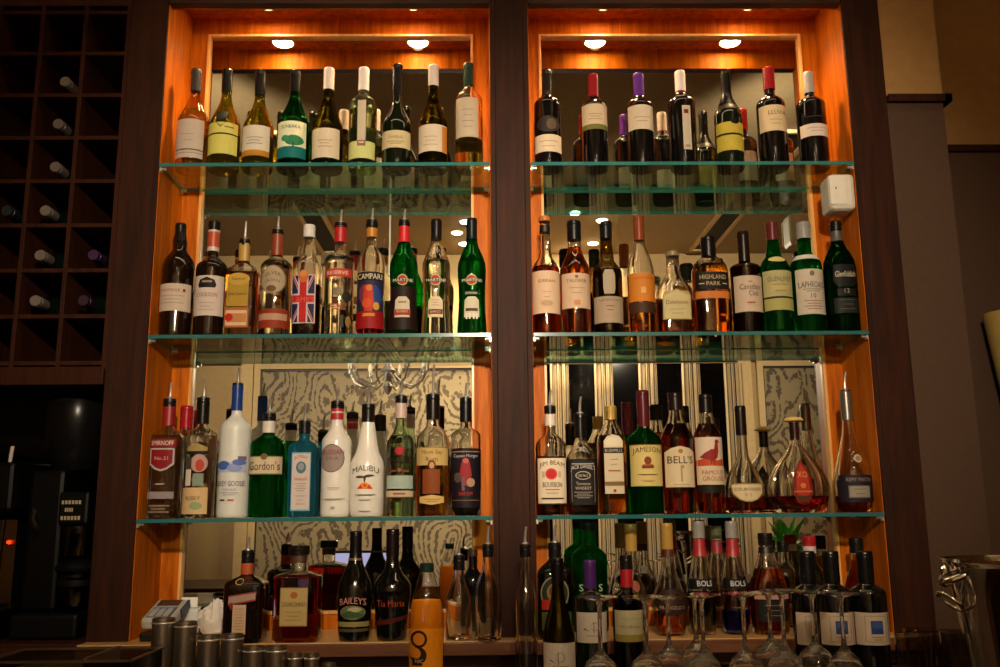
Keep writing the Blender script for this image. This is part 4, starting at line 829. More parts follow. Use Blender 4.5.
Bot(z2, 811, 223, 31, 270, 252, 13, 'round', GR, liq=(liquid('a0d8b0', 0, 1.33, .04), 262), cap=('8c8880', 239.5), rings=[('d0ccc0', 257, 262)], dec=[('R', 272.6, 317, -14, 14, 'bcb09c'), ('T', 'LAPHROAIG', 288, 6, 0, 25, '3c342c'), ('T', '10', 299, 4.4, 0, 5, '4a4238'), ('E', 277, 2.6, 0, 2.4, '6c6454')]+lines(292.5, 294.5, 2, 9, '7a6e5e')+lines(304, 312, 4, 9, '8c5c50'), name='whisky_bottle', cat='whisky bottle', group=g4, label='green malt whisky bottle with grey white cap and large white label')
Bot(z2, 844.5, 221.7, 30.5, 0, 0, 10.5, 'x', GRD, y=.06, sq=2.6, prof=[(331, 30), (300, 30.5), (270, 30.5), (262, 28.5), (255, 23), (249, 16.5), (244, 12.5), (238, 11)], liq=(liquid('80a888', .1, 1.33, .0), 262), cap=('0f1210', 231), rings=[('4c463c', 232, 242)], dec=[('P', [(-11, 268), (11, 268), (12, 284), (8, 290), (-8, 290), (-12, 284)], '0b0f0c'), ('T', 'Glenfiddich', 277.5, 5.6, 0, 20, 'c4b898'), ('R', 292, 299, -9, 9, '0c100c'), ('T', '12', 294, 4.4, 0, 5, '8c8468'), ('R', 301, 316, -12.5, 12.5, '141a14')]+lines(303, 312, 3, 8, '4c4a38'), name='whisky_bottle', cat='whisky bottle', group=g4, label='dark green malt bottle with black shield label, last beside side panel')
# ---- lower left
z3 = ZS[3]
Bot(z3, 181, 406, 26, 447, 430, 11.5, 'round', CL, y=.160, liq=(LC, 440), cap=('a01820', 429), dec=[('R', 460, 480, -12, 12, 'b0a090')], name='vodka_bottle', cat='vodka bottle', group=g5, label='red capped clear bottle set back behind the red shield vodka')
Bot(z3, 163, 399.5, 30, 440, 427, 11.5, 'round', CL, sq=3, liq=(LC, 436), pour=383, cap=('141212', 407), rings=[('8e161c', 407, 426)], dec=[('R', 440, 448, -13, 13, '801c26'), ('T', 'SMIRNOFF', 444, 4.6, 0, 22, 'd8c4b4'), ('P', [(-12, 449), (12, 449), (12, 465), (6, 470), (0, 472), (-6, 470), (-12, 465)], 'b0a4a0'), ('P', [(-10.5, 450.5), (10.5, 450.5), (10.5, 464), (5, 468.5), (0, 470), (-5, 468.5), (-10.5, 464)], '7c1018'), ('T', 'No.21', 459, 3.5, 0, 13, 'd09c8c'), ('R', 484, 485, -4, 4, 'c8b098'), ('R', 492, 499, -13, 13, '8a7c7c')]+lines(506, 512, 3, 10, 'b89c80'), name='vodka_bottle', cat='vodka bottle', group=g5, label='clear vodka bottle with red shield label beside the side panel')
Bot(z3, 197.5, 398.5, 31, 438, 426, 11.5, 'round', CL, liq=(LC, 436), pour=380, cap=('121010', 424), dec=[('P', [(-10, 448), (0, 444), (10, 448), (10, 455), (-10, 455)], '9a8450'), ('R', 452, 455, -11, 11, '1c1816'), ('E', 464, 9, 3, 8, 'b08c80'), ('E', 466, 6, 4, 4, 'b03c30'), ('R', 458, 470, -9, -4, '4a3c30'), ('R', 470, 486, -10, -4, 'd0c0b0'), ('R', 474, 486, -2, 8, '7c8878'), ('R', 488, 514, -13, 12, 'c8a878'), ('T', 'RUSKY', 498.5, 4, -1, 14, '3a2c20'), ('E', 506, 4, 2, 6, '8a9c70')], name='vodka_bottle', cat='vodka bottle', group=g5, label='clear vodka bottle with black neck and coat of arms label')
Bot(z3, 232, 384, 31.5, 432, 414, 10, 'round', FRO, liq=None, pour=369, cap=('1c3c84', 411), dec=[('R', 463, 473, -14, 14, 'b0b4cc'), ('E', 466, 4.5, -7, 6.5, '4462b0'), ('E', 468.5, 4, 4, 7, '8898c8'), ('E', 463, 3, 8, 6, '5a6cb8'), ('R', 457, 461, 7, 14, '6a6a80'), ('T', 'GREY GOOSE', 484, 5, 0, 27, '4c4478'), ('T', 'VODKA', 490, 2.2, 0, 14, '8a86a0'), ('R', 499.5, 501, -9, -4, '2c2c40'), ('R', 499.5, 501, -1, 5, 'b83c30')]+lines(493, 495, 2, 9, 'a8a4a8'), name='vodka_bottle', cat='vodka bottle', group=g5, label='tall frosted white vodka bottle with blue neck')
Bot(z3, 265.6, 414, 33.5, 447, 434, 12, 'round', GR, liq=(liquid('c0ecc8', 0, 1.33, .04), 440), sq=2.8, pour=398, cap=('131313', 421.5), rings=[('d4c8bc', 421.5, 433)], dec=[('R', 457, 475, -16.3, 16.3, 'c8b698'), ('R', 457, 458, -16.3, 16.3, '8c7c50'), ('R', 474, 475, -16.3, 16.3, '8c7c50'), ('E', 457.5, 3.2, 0, 3.4, '6c5a34'), ('T', "Gordon's", 466.5, 8.5, 0, 30, '4a3a24')], name='gin_bottle', cat='gin bottle', group=g5, label='bright green gin bottle with cream script label')
Bot(z3, 302, 421.5, 29.5, 450, 439, 10.5, 'round', BLU, liq=(LBL, 446), sq=5, depth=.75, pour=404, cap=('12161a', 434), dec=[('R', 453, 511, -9.5, 9.5, '6a9ab0'), ('R', 454.5, 509.5, -8.6, 8.6, 'cbbcb4'), ('T', 'BOMBAY', 459, 3.4, 0, 13, 'a84838', -2), ('E', 468, 6, 0, 5, '506c7c'), ('E', 467, 3.6, 0, 3, '8c949c'), ('T', 'SAPPHIRE', 478.5, 3.2, 0, 13, 'a84838', 1.5)]+lines(484, 491, 4, 5.5, '9c8c88')+lines(496, 504, 3, 4.5, 'a89c98'), name='gin_bottle', cat='gin bottle', group=g5, label='sky blue square gin bottle with tall framed label')
Bot(z3, 334.9, 402, 29.5, 442, 424, 12, 'slope', WHT, pour=389, cap=('161414', 409), rings=[('b02830', 408, 412), ('d8c8c0', 412, 413.5), ('b02830', 413.5, 420)], dec=[('E', 459, 14, -2.5, 12.5, '5c4c48'), ('E', 459, 13.3, -2.5, 11.8, '9a8882'), ('T', 'RUSSIAN', 453, 5, -1, 21, '8c3c38'), ('T', 'COUR', 459, 3, -2, 13, '6a5a56'), 'SPLIT']+lines(488, 490, 2, 6, 'b8b0a4')+lines(499, 500, 2, 11, '9aa094')+[('R', 506.5, 509, -2, 2, 'a0a098')], name='vodka_bottle', cat='vodka bottle', group=g5, label='opaque white vodka bottle with silver disc label and red neck rings')
Bot(z3, 366.5, 405, 33.5, 0, 0, 12, 'x', WHT, prof=[(515, 33), (500, 34), (470, 34), (464, 33.5), (459, 30), (453, 24), (445, 20), (435, 17), (423, 13), (410, 12)], pour=388, cap=('121010', 422.5), dec=[('T', 'MALIBU', 472, 5.6, 0, 26, '2e2622', -3.5), 'SPLIT', ('P', [(-5, 479), (-1, 476.5), (1, 476), (5, 478), (1, 478), (0, 483), (-1, 483), (-1, 478)], '3c3430'), ('E', 477.5, 1.3, -5, 4.4, '4a403a'), ('E', 476.2, 1.1, 4.5, 4.2, '4a403a'), ('P', [(-8, 489), (-4.5, 484.5), (0, 482.5), (4.5, 484.5), (8, 489)], 'e88a20'), ('P', [(-7, 489), (-4, 485), (-2, 489)], 'd03018'), ('P', [(2, 489), (4, 485), (7, 489)], 'd03018'), ('P', [(-2, 487), (0, 484), (2, 487)], 'd03018')]+lines(495, 495.5, 2, 10, '6c5c50')+lines(500, 500.5, 2, 6, '9a8c7c')+lines(511, 511.6, 2, 6, '9a8c7c'), name='rum_bottle', cat='rum bottle', group=g5, label='white coconut rum bottle with palm and sunset picture')
Bot(z3, 400, 396.5, 28, 444, 424, 11, 'slope', CLG, liq=(liquid('f2faf0', .4), 436), pour=382, cap=('151414', 403.5), rings=[('c0a49c', 403.5, 418.5)], dec=[('R', 449, 489, -13, 13, thin('c8ccb8', None)), ('E', 451.5, 4.6, 0, 5.2, '6a1414'), ('E', 451.5, 3.8, 0, 4.3, 'a02428'), ('T', 'BACARDI', 460.5, 4.6, 0, 25, '2c2420'), ('R', 456.5, 464.5, -13.2, 13.2, thin('d8d8c8', None)), ('R', 470.5, 472.5, -9, -3, '7a3424'), ('R', 470.5, 472.5, 3, 9, '7a3424'), ('E', 470.5, 1.8, 0, 2, '8a4430'), ('R', 476, 489, -13, 13, '9cacA0'), ('R', 491, 497, -13.3, 13.3, 'c4ac8c'), ('R', 497, 498, -13.3, 13.3, '5a3c28'), ('R', 493, 495, -6, 6, '8a5c48')], name='rum_bottle', cat='rum bottle', group=g5, label='clear white rum bottle with red round bat emblem')
Bot(z3, 432.5, 395, 34, 446, 424, 12.5, 'round', CL, liq=(LG, 464), pour=365, cap=('110f0e', 419.5), dec=[('R', 448, 466, -15.5, 15.5, 'b89c60'), ('R', 448, 449, -15.5, 15.5, '8a6c30'), ('T', 'Mount Gay', 453.5, 5, 0, 20, '5c3c1c'), ('T', 'Rum', 460, 4.6, 0, 12, '5c3c1c'), ('E', 466, 5, 0, 4, '5c2c1c'), ('E', 466, 3.2, 0, 2.4, 'b88c58'), ('R', 470, 494, -9, 8, '7c3c10'), ('P', [(-12, 497), (0, 495), (12, 497), (12, 503), (0, 505), (-12, 503)], 'c8a868')]+lines(499.5, 501.5, 2, 8, '8a6c38'), name='rum_bottle', cat='rum bottle', group=g5, label='broad golden rum bottle with a black neck and tan label')
Bot(z3, 466, 398.5, 30, 438, 426, 11, 'round', CL, liq=(liquid('a05838', .2, 1.33, .05), 449), pour=383, cap=('121011', 422), dec=[('R', 450, 514, -14, 14, '171019'), ('R', 452, 453, -14, 14, '8a6c4c'), ('T', 'Captain Morgan', 457, 4.0, 0, 24, 'b0a4a0'), ('P', [(-4, 463), (4, 463), (6, 475), (4, 486), (-4, 486), (-6, 474)], '8c2428'), ('E', 461.5, 2.6, 0, 3.2, 'b05050'), ('R', 478, 491, -4, -1, '6a4a58'), ('E', 483, 4.4, 5, 4, 'a08060'), ('E', 478, 5, -8, 3.6, '4c4038'), ('T', 'DARK RUM', 494, 3.6, 0, 13, 'b02c24'), ('R', 500, 501, -13, 13, '6a4c38')], name='rum_bottle', cat='rum bottle', group=g5, label='rum bottle with near black label and red coated figure by post')
# ---- lower right
Bot(z3, 552, 406.5, 30.5, 449, 432, 10.5, 'round', CL, sq=3, liq=(LDA, 457), pour=390, cap=('121111', 413.5), rings=[('c8b8a8', 414.5, 426)], dec=[('R', 458, 504.5, -14.3, 14.3, '2c1c14'), ('R', 459, 503.5, -14, 14, 'd4c2a6'), ('T', 'JIM BEAM', 467, 5.6, 0, 25, '2a201c', -3), ('E', 474.5, 5.6, -1, 6, 'c04038'), ('E', 474.5, 4.2, -1, 4.4, 'b81818'), ('R', 472, 478, -10, -7.5, 'b09c80'), ('R', 472, 478, 6, 8.5, 'b09c80'), ('T', 'BOURBON', 485, 5, 0, 19, '2c241e'), ('R', 489.5, 490.3, -7, 7, '9a4a3c'), ('T', 'WHISKEY', 493.5, 2, 0, 12, '7c6c58'), ('R', 498, 499.4, -11, 11, '3c3028')], name='whiskey_bottle', cat='whiskey bottle', group=g6, label='bourbon bottle with white label and red wax seal by post')
Bot(z3, 582.5, 414.5, 29.5, 459, 437, 11, 'slope', CL, sq=4.5, liq=(liquid('d88848', .2, 1.33, .08), 460), pour=397, cap=('0e0d0d', 438), dec=[('R', 461, 505, -14, 14, '100e0d'), ('R', 464, 465, -11, 11, 'a09484'), ('T', "JACK DANIEL'S", 469.5, 5.6, 0, 24, 'c0b4a4', -2), ('E', 476, 4.2, 0, 7.5, 'a89c8c'), ('E', 476, 3.4, 0, 6.6, '141210'), ('T', 'Old No.7', 476, 2.8, 0, 10, 'b8ac9c'), ('T', 'Tennessee', 484, 3.2, 0, 14, 'a89c8c'), ('T', 'WHISKEY', 488.5, 3, 0, 16, 'b0a494')]+lines(492.5, 498, 4, 9, '8c8070')+[('R', 468, 502, -11.5, -11.1, '8c8070'), ('R', 468, 502, 11.1, 11.5, '8c8070')], name='whiskey_bottle', cat='whiskey bottle', group=g6, label='square whiskey bottle with black label and long black neck')
Bot(z3, 613.7, 406, 28.5, 0, 0, 11, 'x', CL, sq=4, liq=(LG, 436), prof=[(515, 28), (480, 28.5), (446, 28.5), (440, 27.5), (434, 24), (428, 17), (423, 13), (419, 11.5)], cap=('b08c3c', 420), dec=[('P', [(-9.5, 494), (-9.5, 442), (-6, 437), (0, 435.5), (6, 437), (9.5, 442), (9.5, 494)], 'c8b898'), ('P', [(-8.5, 447), (-8, 442), (-5, 438.5), (5, 438.5), (8, 442), (8.5, 447)], 'd4c6a8'), ('R', 448.5, 454, -10.5, 10.5, '1c1612'), ('T', 'BUSHMILLS', 451.3, 3.2, 0, 17, 'b4a68c'), ('R', 470.5, 472, -6, 6, '9a5a34'), ('R', 482, 486, -9.5, 9.5, '7a5c34'), ('E', 491, 1.6, 0, 1.6, 'a03028')]+lines(460, 465, 2, 4, 'a08c68'), name='whiskey_bottle', cat='whiskey bottle', group=g6, label='gold capped whiskey bottle with arched cream label and black band')
Bot(z3, 647, 390.5, 33.5, 444, 427, 11.5, 'round', GR, liq=(liquid('90c8a0', 0, 1.33, .04), 436), cap=('541820', 427), dec=[('R', 445.5, 486.5, -15.8, 15.8, 'd2bc74'), ('R', 445.5, 446.4, -15.8, 15.8, '8a6c34'), ('T', 'JAMESON', 453, 6.6, 0, 28, '3c2c18', -2), ('E', 461.5, 4.2, 0, 3.6, '7c3c20'), ('R', 466, 469, -6, 6, '6c3424'), ('R', 465, 466.5, -5, 5, 'a8542c')]+lines(475, 475.5, 2, 10, '6a5430')+lines(481, 482, 2, 7, 'b09c60'), name='whiskey_bottle', cat='whiskey bottle', group=g6, label='green whiskey bottle with yellow label and maroon capsule')
MB().box(-.0035, .0035, -.0168, -.0156, .186, .240).build('neck_strip', flat('c09450', .5), [o for o in bpy.data.objects if o.get('label', '') == 'green whiskey bottle with yellow label and maroon capsule'][0], smooth=False)
Bot(z3, 680, 393, 32.5, 440, 412, 13, 'slope', CL, liq=(LDA, 424), cap=('1e1210', 410), dec=[('P', [(-14.5, 487.5), (-14.5, 453), (-9, 449), (0, 447), (9, 449), (14.5, 453), (14.5, 487.5)], 'd4c09c'), ('T', "BELL'S", 460.5, 7.4, 0, 25, '2a1e16'), ('E', 452, 2.2, 0, 2.4, 'a07838'), ('R', 466, 482, -.8, 1, 'a88c64'), ('E', 467.5, 1.8, 1.6, 1.6, 'a88c64')]+lines(485, 485.5, 1, 8, 'a89068'), name='whisky_bottle', cat='whisky bottle', group=g6, label='amber scotch bottle with dark cap and bold lettered cream label')
bird = [('P', [(-11, 458), (-7, 454), (0, 450), (4, 450), (7, 454), (6, 459), (1, 462), (-5, 460)], '8c2820'), ('P', [(2.5, 451), (4.5, 443), (7, 443), (7.5, 453), (5, 456)], '8c2820'), ('E', 442.4, 2, 6, 1.9, '8c2820'), ('P', [(7, 442), (9.5, 443), (7, 443.6)], '5c1c14'), ('R', 461, 465, -1, -.2, '6a2418'), ('R', 461, 465, 2, 2.8, '6a2418')]
Bot(z3, 711, 394.5, 28.5, 0, 0, 12, 'x', CL, prof=[(515, 28), (480, 28.5), (446, 28.5), (438, 28), (432, 25), (427, 19), (421, 15), (412, 12.5)], liq=(LDA, 424), cap=('141110', 413), dec=[('R', 438, 467, -13.6, 13.6, 'd4c0a8'), ('P', [(-13.6, 466.5), (-13.6, 461), (-4, 458), (6, 461), (13.6, 459), (13.6, 466.5)], 'b84a2c')]+bird+[('R', 467, 485, -13.6, 13.6, 'd0bc9c'), ('T', 'FAMOUS', 473, 4.4, 1, 21, 'a04030'), ('T', 'GROUSE', 479, 4.4, 1, 21, 'a04030'), ('R', 485.5, 493, -13.6, 13.6, '1a1410')], name='whisky_bottle', cat='whisky bottle', group=g6, label='scotch bottle with a red brown game bird on its label')
Bot(z3, 746, 406, 40, 0, 0, 10, 'x', CL, depth=.62, prof=[(515, 34), (508, 38.5), (498, 40), (488, 39), (478, 34), (470, 26), (463, 17), (456, 11.5), (445, 10)], liq=(LDA, 497), cap=('17110f', 435), rings=[], dec=[('P', [(-16.5, 486), (-15, 483.6), (15, 483.6), (16.5, 486), (15, 494), (9, 500), (3, 502), (-3, 502), (-9, 500), (-15, 494)], '8a6c34'), ('P', [(-15.5, 486.5), (-14, 484.8), (14, 484.8), (15.5, 486.5), (14, 493.5), (8.5, 499), (3, 501), (-3, 501), (-8.5, 499), (-14, 493.5)], 'c8b48c'), ('T', 'COURVOISIER', 489.5, 3, 0, 26, '3c2c18'), ('T', 'V.S.', 495, 3, 0, 8, '8a7048')], name='cognac_bottle', cat='cognac bottle', group=g6, label='round bellied cognac bottle with tablet shaped label and long neck')
fl_ = []
Bot(z3, 800, 419, 62, 0, 0, 8, 'x', CL, depth=.42, prof=[(516, 34), (510, 46), (503, 56), (494, 61.5), (486, 62), (477, 57), (468, 46), (459, 32), (451, 19), (444, 11), (438, 8.5), (430, 8)], liq=(LRD, 496), capw=9.5, cap=('2a1410', 440), dec=[('P', [(-10, 494), (-9, 478), (-5, 468), (0, 460), (5, 468), (9, 478), (10, 494), (5, 503), (0, 505), (-5, 503)], '7c1c0c'), ('P', [(-7.5, 492), (-6, 478), (0, 464), (6, 478), (7.5, 492), (0, 500)], 'a02c14'), ('T', 'XO', 475, 6, 0, 10, 'c88c50'), ('E', 486, 2.6, 0, 2.6, 'c07030'), ('R', 491, 492.5, -9, 9, 'a06c30'), ('R', 496, 501, -6, 6, '4c2c1c')], name='decanter', cat='decanter', group=g6, label='wide round fluted decanter with gold mushroom stopper')
dc = [o for o in bpy.data.objects if o.get('label', '') == 'wide round fluted decanter with gold mushroom stopper'][0]
ss = mpp(dc.location.x, .075, 1.35); zc_ = solveZ(419, dc.location.x, .075)-dc.location.z
MB().lathe([(.003, zc_-.014), (.011, zc_-.011), (.0265, zc_-.006), (.027, zc_-.003), (.022, zc_+.003), (.010, zc_+.006), (.001, zc_+.0065)], 32).build('stopper', flat('e8c070', .3, .15), dc)
for i in range(-5, 6):
    if abs(i) < 1: continue
    pth = []
    for v, w_ in [(512, 44), (503, 56), (494, 61.5), (486, 62), (477, 57), (468, 46), (459, 32), (451, 19), (445, 12)]:
        R_ = w_*ss/2; t_ = i/5.6; a_ = t_*(1.0)
        rn_ = 4*ss; ry_ = rn_+(R_-rn_)*.42 if R_ > rn_ else R_
        pth.append((R_*math.sin(a_*1.45), -ry_*math.cos(a_*1.45)-.0004, solveZ(v, dc.location.x, .075)-dc.location.z))
    MB().tube(pth, .0016, 6).build('flute', thin('e8e4dc', '807868', 1, .02, 2), dc)
Bot(z3, 855, 391, 35, 0, 0, 9.5, 'x', CL, y=.055, prof=[(512, 34), (500, 35), (478, 35), (472, 34), (465, 30), (456, 25), (445, 19), (434, 13.5), (425, 11), (415, 10)], liq=(liquid('d89060', .3, 1.33, .05), 496), pour=372, cap=('8a8478', 420), capmat=flat('8c867c', .3, .8), capw=11.5, dec=[('E', 459, 4, 2, 4, 'b8a894'), ('E', 459, 2.8, 2, 2.8, '8a7050')]+[('R', 450+i*2.2, 451+i*2.2, -5+((i*3) % 5), -3.8+((i*3) % 5), 'c8b8a4') for i in range(6)]+[('R', 475.5, 502, -16.8, 16.8, '1c1420'), ('T', 'REMY MARTIN', 480, 3.8, 0, 24, '8a7868'), ('R', 486, 498, -10.5, 10.5, '6c6258'), ('R', 487, 497, -9.5, 9.5, '8a8070')]+lines(489.5, 494, 2, 6, '5a5248'), name='cognac_bottle', cat='cognac bottle', group=g6, label='cone shouldered cognac bottle with grey pourer and dark label')
# ---- ledge, left niche
zl = ZL
def ledge(x, top, w, *a, **k): return Bot(zl, x, top, w, *a, group=g7, **k)
ledge(244.5, 551, 39, 586, 574, 11.5, 'round', BRN, y=-.015, sq=6, depth=.95, pour=537, cap=('131110', 563), rings=[('a84824', 563, 574)], dec=[('P', [(-13, 594), (14, 590), (14, 599), (-13, 604)], '8a3428'), ('P', [(-12.5, 595.5), (13.5, 591.5), (13.5, 597.5), (-12.5, 602)], '9c8474'), ('P', [(-12, 604), (-12, 602), (-9, 600), (-9, 609)], '7c2c20'), ('R', 603, 632, -8, 5, 'c0a080'), ('E', 580.5, 3, -3, 4, 'b89450')]+lines(607, 627, 8, 5, 'a08060', -1.5), name='liqueur_bottle', cat='liqueur bottle', label='dark square liqueur bottle with tilted red sash on its label')
ledge(296.5, 545.5, 45, 578, 570, 15, 'round', CL, y=-.012, sq=6, depth=.8, liq=(liquid('e86030', .25, 1.33, .14), 574), cap=('15100e', 554.5), capw=21, rings=[('4a2c1c', 555, 562)], dec=[('R', 586, 624, -13.5, 13.5, '8a7444'), ('R', 587, 623, -12.7, 12.7, 'a89058'), ('T', 'DISARONNO', 602.5, 4.4, 0, 23, '3c2c18'), ('E', 593.5, 3.4, 0, 3.6, '9a5a2c')]+lines(610, 618, 3, 8, '8a7444'), name='liqueur_bottle', cat='liqueur bottle', label='square amaretto bottle with wide flat cap and gold label')
ledge(354, 531, 34, 0, 0, 11, 'x', BLKG, prof=[(637, 31), (622, 33), (600, 34.5), (588, 34), (581, 31), (573, 24), (565, 16.5), (557, 12.5), (545, 11)], y=-.015, cap=('0d0c0c', 560), rings=[('6a5430', 558, 560)], dec=[('T', 'BAILEYS', 601, 6.5, 0, 26, 'c08474', -2), ('E', 611, 7, 0, 12.5, '7c6c3c'), ('E', 611, 6.2, 0, 11.6, '54684c'), ('E', 608, 2.4, 2, 7, 'a09c74'), ('P', [(-11, 613), (-3, 609), (5, 611), (11, 613), (8, 616), (-8, 616)], '38502c'), ('R', 620, 625, -15.5, 15.5, '8a7c4c'), ('R', 627, 630, -15, 15, '4c4630')], name='liqueur_bottle', cat='liqueur bottle', label='black cream liqueur bottle with small landscape picture')
ledge(391.5, 529, 38, 0, 0, 12, 'x', BLKG, prof=[(637, 30), (618, 32), (598, 36.5), (590, 38), (584, 37), (579, 31), (573, 21), (567, 15), (558, 12.5)], y=-.012, cap=('150b0c', 556), dec=[('T', 'Tia Maria', 602, 6.5, 0, 27, '9c3c20'), ('P', [(-16, 620), (16, 614), (16, 618), (-16, 625)], '4a140e')], name='liqueur_bottle', cat='liqueur bottle', label='black liqueur bottle with flared shoulders and red script')
ledge(459, 556, 26, 601, 572, 10.5, 'slope', CL, y=-.015, pour=541, cap=('131211', 570), dec=[], name='syrup_bottle', cat='bottle', label='empty clear bottle with short black cap behind the juice bottle')
ledge(488.5, 545, 26.5, 0, 0, 10, 'x', CL, y=-.042, pour=526, prof=[(637, 26), (610, 26.5), (590, 26), (583, 24), (577, 19), (571, 13), (565, 10.5)], cap=('121211', 557), name='syrup_bottle', cat='bottle', label='empty clear pourer bottle before the left edge of centre post')
ledge(473, 549, 22, 585, 567, 9, 'round', BLK, y=.15, cap=('3a2a1c', 556), name='liqueur_bottle', cat='bottle', label='small dark bottle between the two empty clear bottles')
# ---- work counter, in front
def low(x, top, w, *a, **k): return Bot(ZC, x, top, w, *a, group=g8, **k)
JUI = liquid('ffac20', .05, 1.33, .9)
low(426, 563, 35, 0, 0, 13, 'x', thin('fafafa', 'c0c0c0'), y=-.42, prof=[(700, 34), (640, 34.5), (612, 34.5), (603, 33), (592, 26), (580, 19), (573, 13.5)], liq=(JUI, 600), cap=('16302c', 572), dec=[('R', 627, 690, -16.8, 16.8, 'e08a10'), ('E', 637, 8.5, -6.5, 8.5, '2a1a10'), ('E', 637, 6, -6.5, 6, 'd88018'), ('E', 653, 8.5, -7, 8.5, '2a1a10'), ('E', 651, 5.5, -10, 5.5, 'd88018'), ('P', [(-13, 655), (-2, 658), (-3, 663), (-13, 663)], '2a1a10'), ('T', 'NIC', 658.5, 3.4, -6, 8, 'd8c8b0')], name='juice_bottle', cat='juice bottle', label='orange juice bottle with dark green cap')
low(527, 545, 22, 0, 0, 10, 'x', CL, y=-.12, pour=527, prof=[(700, 22), (610, 22), (597, 21.5), (590, 19), (583, 14), (575, 11), (568, 10)], cap=('12110f', 557), name='syrup_bottle', cat='bottle', label='empty clear pourer bottle standing in front of centre post')
low(560, 558, 32.5, 640, 583, 11.5, 'slope', OLD, y=-.38, liq=(liquid('e4e090', .3, 1.33, .05), 600), cap=('0d0c0e', 583), dec=[('R', 641, 690, -15.8, 15.8, 'c8beb0'), ('E', 655, 5, 0, 4.6, '9a8c7c'), ('E', 655, 4.2, -.4, 3.8, 'c8beb0'), ('R', 650, 663, -2.6, -1.8, '6c5c4c'), ('P', [(-10, 657), (-4, 661), (-10, 658.5)], '6c5c4c')]+lines(664, 664.5, 1, 8, '7c6c5c'), name=W, cat='wine bottle', label='olive wine bottle with black cap and low white monogram label')
low(593, 560, 31, 600, 590, 11.2, 'round', BGR, y=-.28, cap=('4a2468', 588), dec=[('R', 611, 641, -15, 15, 'c8bcae'), ('E', 625, 4.2, 2, 4.6, '9c8c7c'), ('E', 625, 3.4, 1.6, 3.8, 'c8bcae'), ('P', [(-9, 626), (-3, 630), (-9, 628)], '6c5c4c'), ('R', 620, 631, .4, 1.2, '6c5c4c')]+lines(634, 634.5, 1, 7, '7c6c5c'), name=W, cat='wine bottle', label='purple capped wine bottle on the low counter behind a wine glass')
low(630, 555, 30, 600, 588, 11.5, 'round', thin('2a7040', '04200e', 1, .02, 1.8), y=-.18, liq=(liquid('0c3018', .1, 1.33, .1), 600), cap=('15110f', 569), rings=[('a0141c', 569, 587)], dec=[('R', 609, 633, -14, 14, 'a8a078'), ('R', 633, 640, -14, 14, '8a7838'), ('T', 'Wolfblass', 625, 3, 0, 20, '7c4858'), ('R', 617, 617.6, -9, 9, '8c8460')], name=W, cat='wine bottle', label='dark green wine bottle with scarlet neck band and cream label')
for x, t_, y, l in ((816, 551, -.34, 'first black wine bottle with blue square label, half hidden by glasses'), (841, 551, -.44, 'middle black wine bottle with blue square label'), (876, 551, -.44, 'black wine bottle with blue square label, nearest the tumblers')):
    low(x, t_, 35.5, 594, 583, 14.5, 'round', BLK, y=y, cap=('0d0c0d', 583), capw=16, dec=[('R', 611, 643, -17, 17, 'c0ad98'), ('R', 614, 640, -11, 10, 'a89680'), ('R', 615, 639, -10, 9, 'c4b29c'), ('R', 619, 632, -6, 6, '27407c'), ('R', 620.5, 626, -4.5, 4.5, '3c5890'), ('R', 611, 643, 12.4, 13, '6c5c4c')]+lines(635, 637.5, 2, 6, '7c6c5c'), name=W, cat='wine bottle', label=l)
# ---- ledge, right niche
ledge(556.5, 543.5, 36, 577, 558, 12, 'round', thin('4a8030', '06200a', 1, .02, 1.8), y=-.02, sq=4, liq=(liquid('183008', .1, 1.33, .1), 575), pour=525, cap=('10100f', 557), dec=[('E', 592, 17, -2, 14, '8a7c5c'), ('E', 592, 15.6, -2, 12.6, '1c2c18'), ('E', 591, 9, -2, 8, '8a6430'), ('E', 590, 6.5, -2, 5.5, '4c3420'), ('R', 598, 608, -15, -3, 'a8241c'), ('R', 610, 628, -15, 14, '4c5428')], name='liqueur_bottle', cat='liqueur bottle', label='square dark green herbal liqueur bottle with oval emblem')
ledge(591, 522, 36, 560, 544, 14, 'round', GR, y=.10, liq=(liquid('b0e0b8', 0, 1.33, .04), 560), cap=('101a14', 530), dec=[('T', 'S', 586.5, 7, -10, 4, 'b0b8a8'), 'SPLIT', ('T', 'S', 586.5, 7, 9, 4, 'b0b8a8')], name='gin_bottle', cat='bottle', label='large bottle green bottle with pale letters under the lowest shelf')
GP = [(632, 28), (622, 33), (605, 36), (597, 34), (588, 27), (578, 19), (568, 14.5), (556, 12), (548, 11.5)]
ledge(671, 523, 36, 0, 0, 11, 'x', CL, y=.02, prof=GP, liq=(LA, 612), cap=('a8823c', 549), rings=[('4a2414', 549, 557)], dec=[('E', 601, 13, 0, 16.5, '2a1610'), ('T', 'FRANGELICO', 606, 3.4, 0, 25, 'a08c7c'), ('P', [(-8, 596), (10, 592), (10, 596), (-8, 600)], '1a1210')], name='liqueur_bottle', cat='liqueur bottle', label='gold capped liqueur flask with dark domed label, behind wine glasses')
ledge(634, 524, 32, 0, 0, 11, 'x', CL, y=.12, prof=[(v, w_*.86) for v, w_ in GP], liq=(LC, 600), cap=('b08a40', 551), dec=[('E', 586, 6, 1, 5, '8a4c38')], name='liqueur_bottle', cat='liqueur bottle', label='gold capped clear flask standing behind the scarlet banded wine')
BP = [(632, 26), (610, 28), (595, 28), (586, 26.5), (575, 22), (562, 17), (552, 12.5), (540, 10.5)]
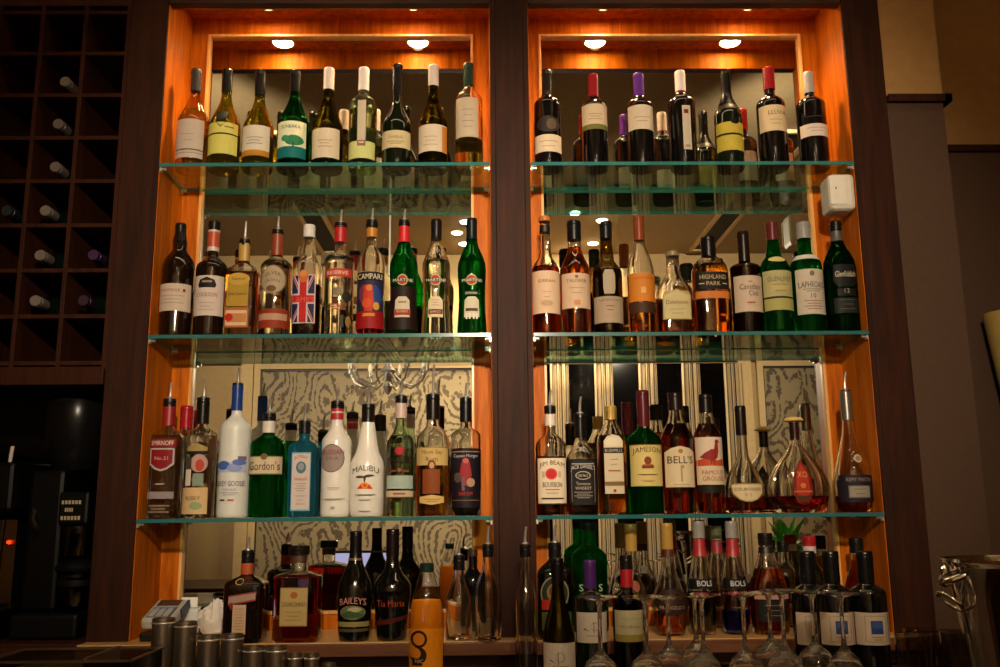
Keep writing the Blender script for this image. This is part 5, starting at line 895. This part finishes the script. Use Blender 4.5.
for x, liqc, l in ((703.5, BLK, 'black banded liqueur bottle with dark filling and red collar'), (737, liquid('5070e8', .2, 1.33, .14), 'black banded liqueur bottle with blue filling and red collar')):
    dk = liqc is BLK
    o = ledge(x, 521, 29, 0, 0, 11, 'x', CL, y=.03, prof=BP, liq=(liqc, 590 if dk else 609), cap=('8c8680', 538), rings=[('a02428', 539, 556)], dec=[('R', 578, 588, -13.4, 13.4, '0e0d0f'), ('T', 'BOLS', 582.5, 5.4, 1, 15, 'd0c8c0')], name='liqueur_bottle', cat='liqueur bottle', label=l)
ledge(721, 526, 25, 0, 0, 10, 'x', CL, y=.165, prof=[(v, w_*.85) for v, w_ in BP], liq=(liquid('f0e0b0', .3), 590), cap=('9a9070', 540), rings=[('9a3038', 541, 553)], name='liqueur_bottle', cat='liqueur bottle', label='pale liqueur bottle set back between the two black banded ones')
ledge(771, 533, 38, 0, 0, 13, 'x', CL, y=.02, sq=2.6, depth=.7, prof=[(632, 36), (600, 38), (590, 37.5), (580, 34), (570, 27), (560, 19), (553, 15), (546, 13)], liq=(LDA, 568), capw=14.5, cap=('120f0f', 545), rings=[('15110e', 547, 553)], dec=[('R', 592, 598, -17, 17, 'a07868'), ('R', 599, 620, -15, 15, '17100e')]+lines(604, 614, 3, 9, '6c5a44'), name='brandy_bottle', cat='brandy bottle', label='squat amber brandy bottle with black stopper behind the wine glasses')
ledge(815, 536, 27, 580, 560, 12, 'round', BGR, y=.14, cap=('a01c24', 546), rings=[('c8b4b0', 546, 553)], name='vermouth_bottle', cat='bottle', label='red and white capped bottle set back behind the blue label wines')
ledge(863, 538, 28, 588, 556, 12.5, 'slope', CL, y=.08, liq=(liquid('f0b880', .35, 1.33, .08), 560), cap=('101412', 553), name='rum_bottle', cat='bottle', label='amber bottle with dark cap rising behind the blue label wines')
ledge(788, 541, 24, 580, 560, 10.5, 'round', CL, y=.16, cap=('14100f', 552), name='brandy_bottle', cat='bottle', label='slim dark capped bottle just behind the squat brandy bottle')

# ================================================================== render settings of the scene
w = bpy.data.worlds.new('world'); w.use_nodes = True; SC.world = w
w.node_tree.nodes['Background'].inputs[0].default_value = (.9, .7, .5, 1); w.node_tree.nodes['Background'].inputs[1].default_value = .02
vs = SC.view_settings; vs.view_transform = 'Standard'; vs.look = 'None'; vs.gamma = 1; vs.use_curve_mapping = False; vs.exposure = 0.0
cy = SC.cycles; cy.use_denoising = True; cy.max_bounces = 16; cy.diffuse_bounces = 3; cy.glossy_bounces = 8; cy.transmission_bounces = 10; cy.transparent_max_bounces = 40
cy.sample_clamp_indirect = 8; cy.blur_glossy = .2; cy.caustics_reflective = True; cy.caustics_refractive = False
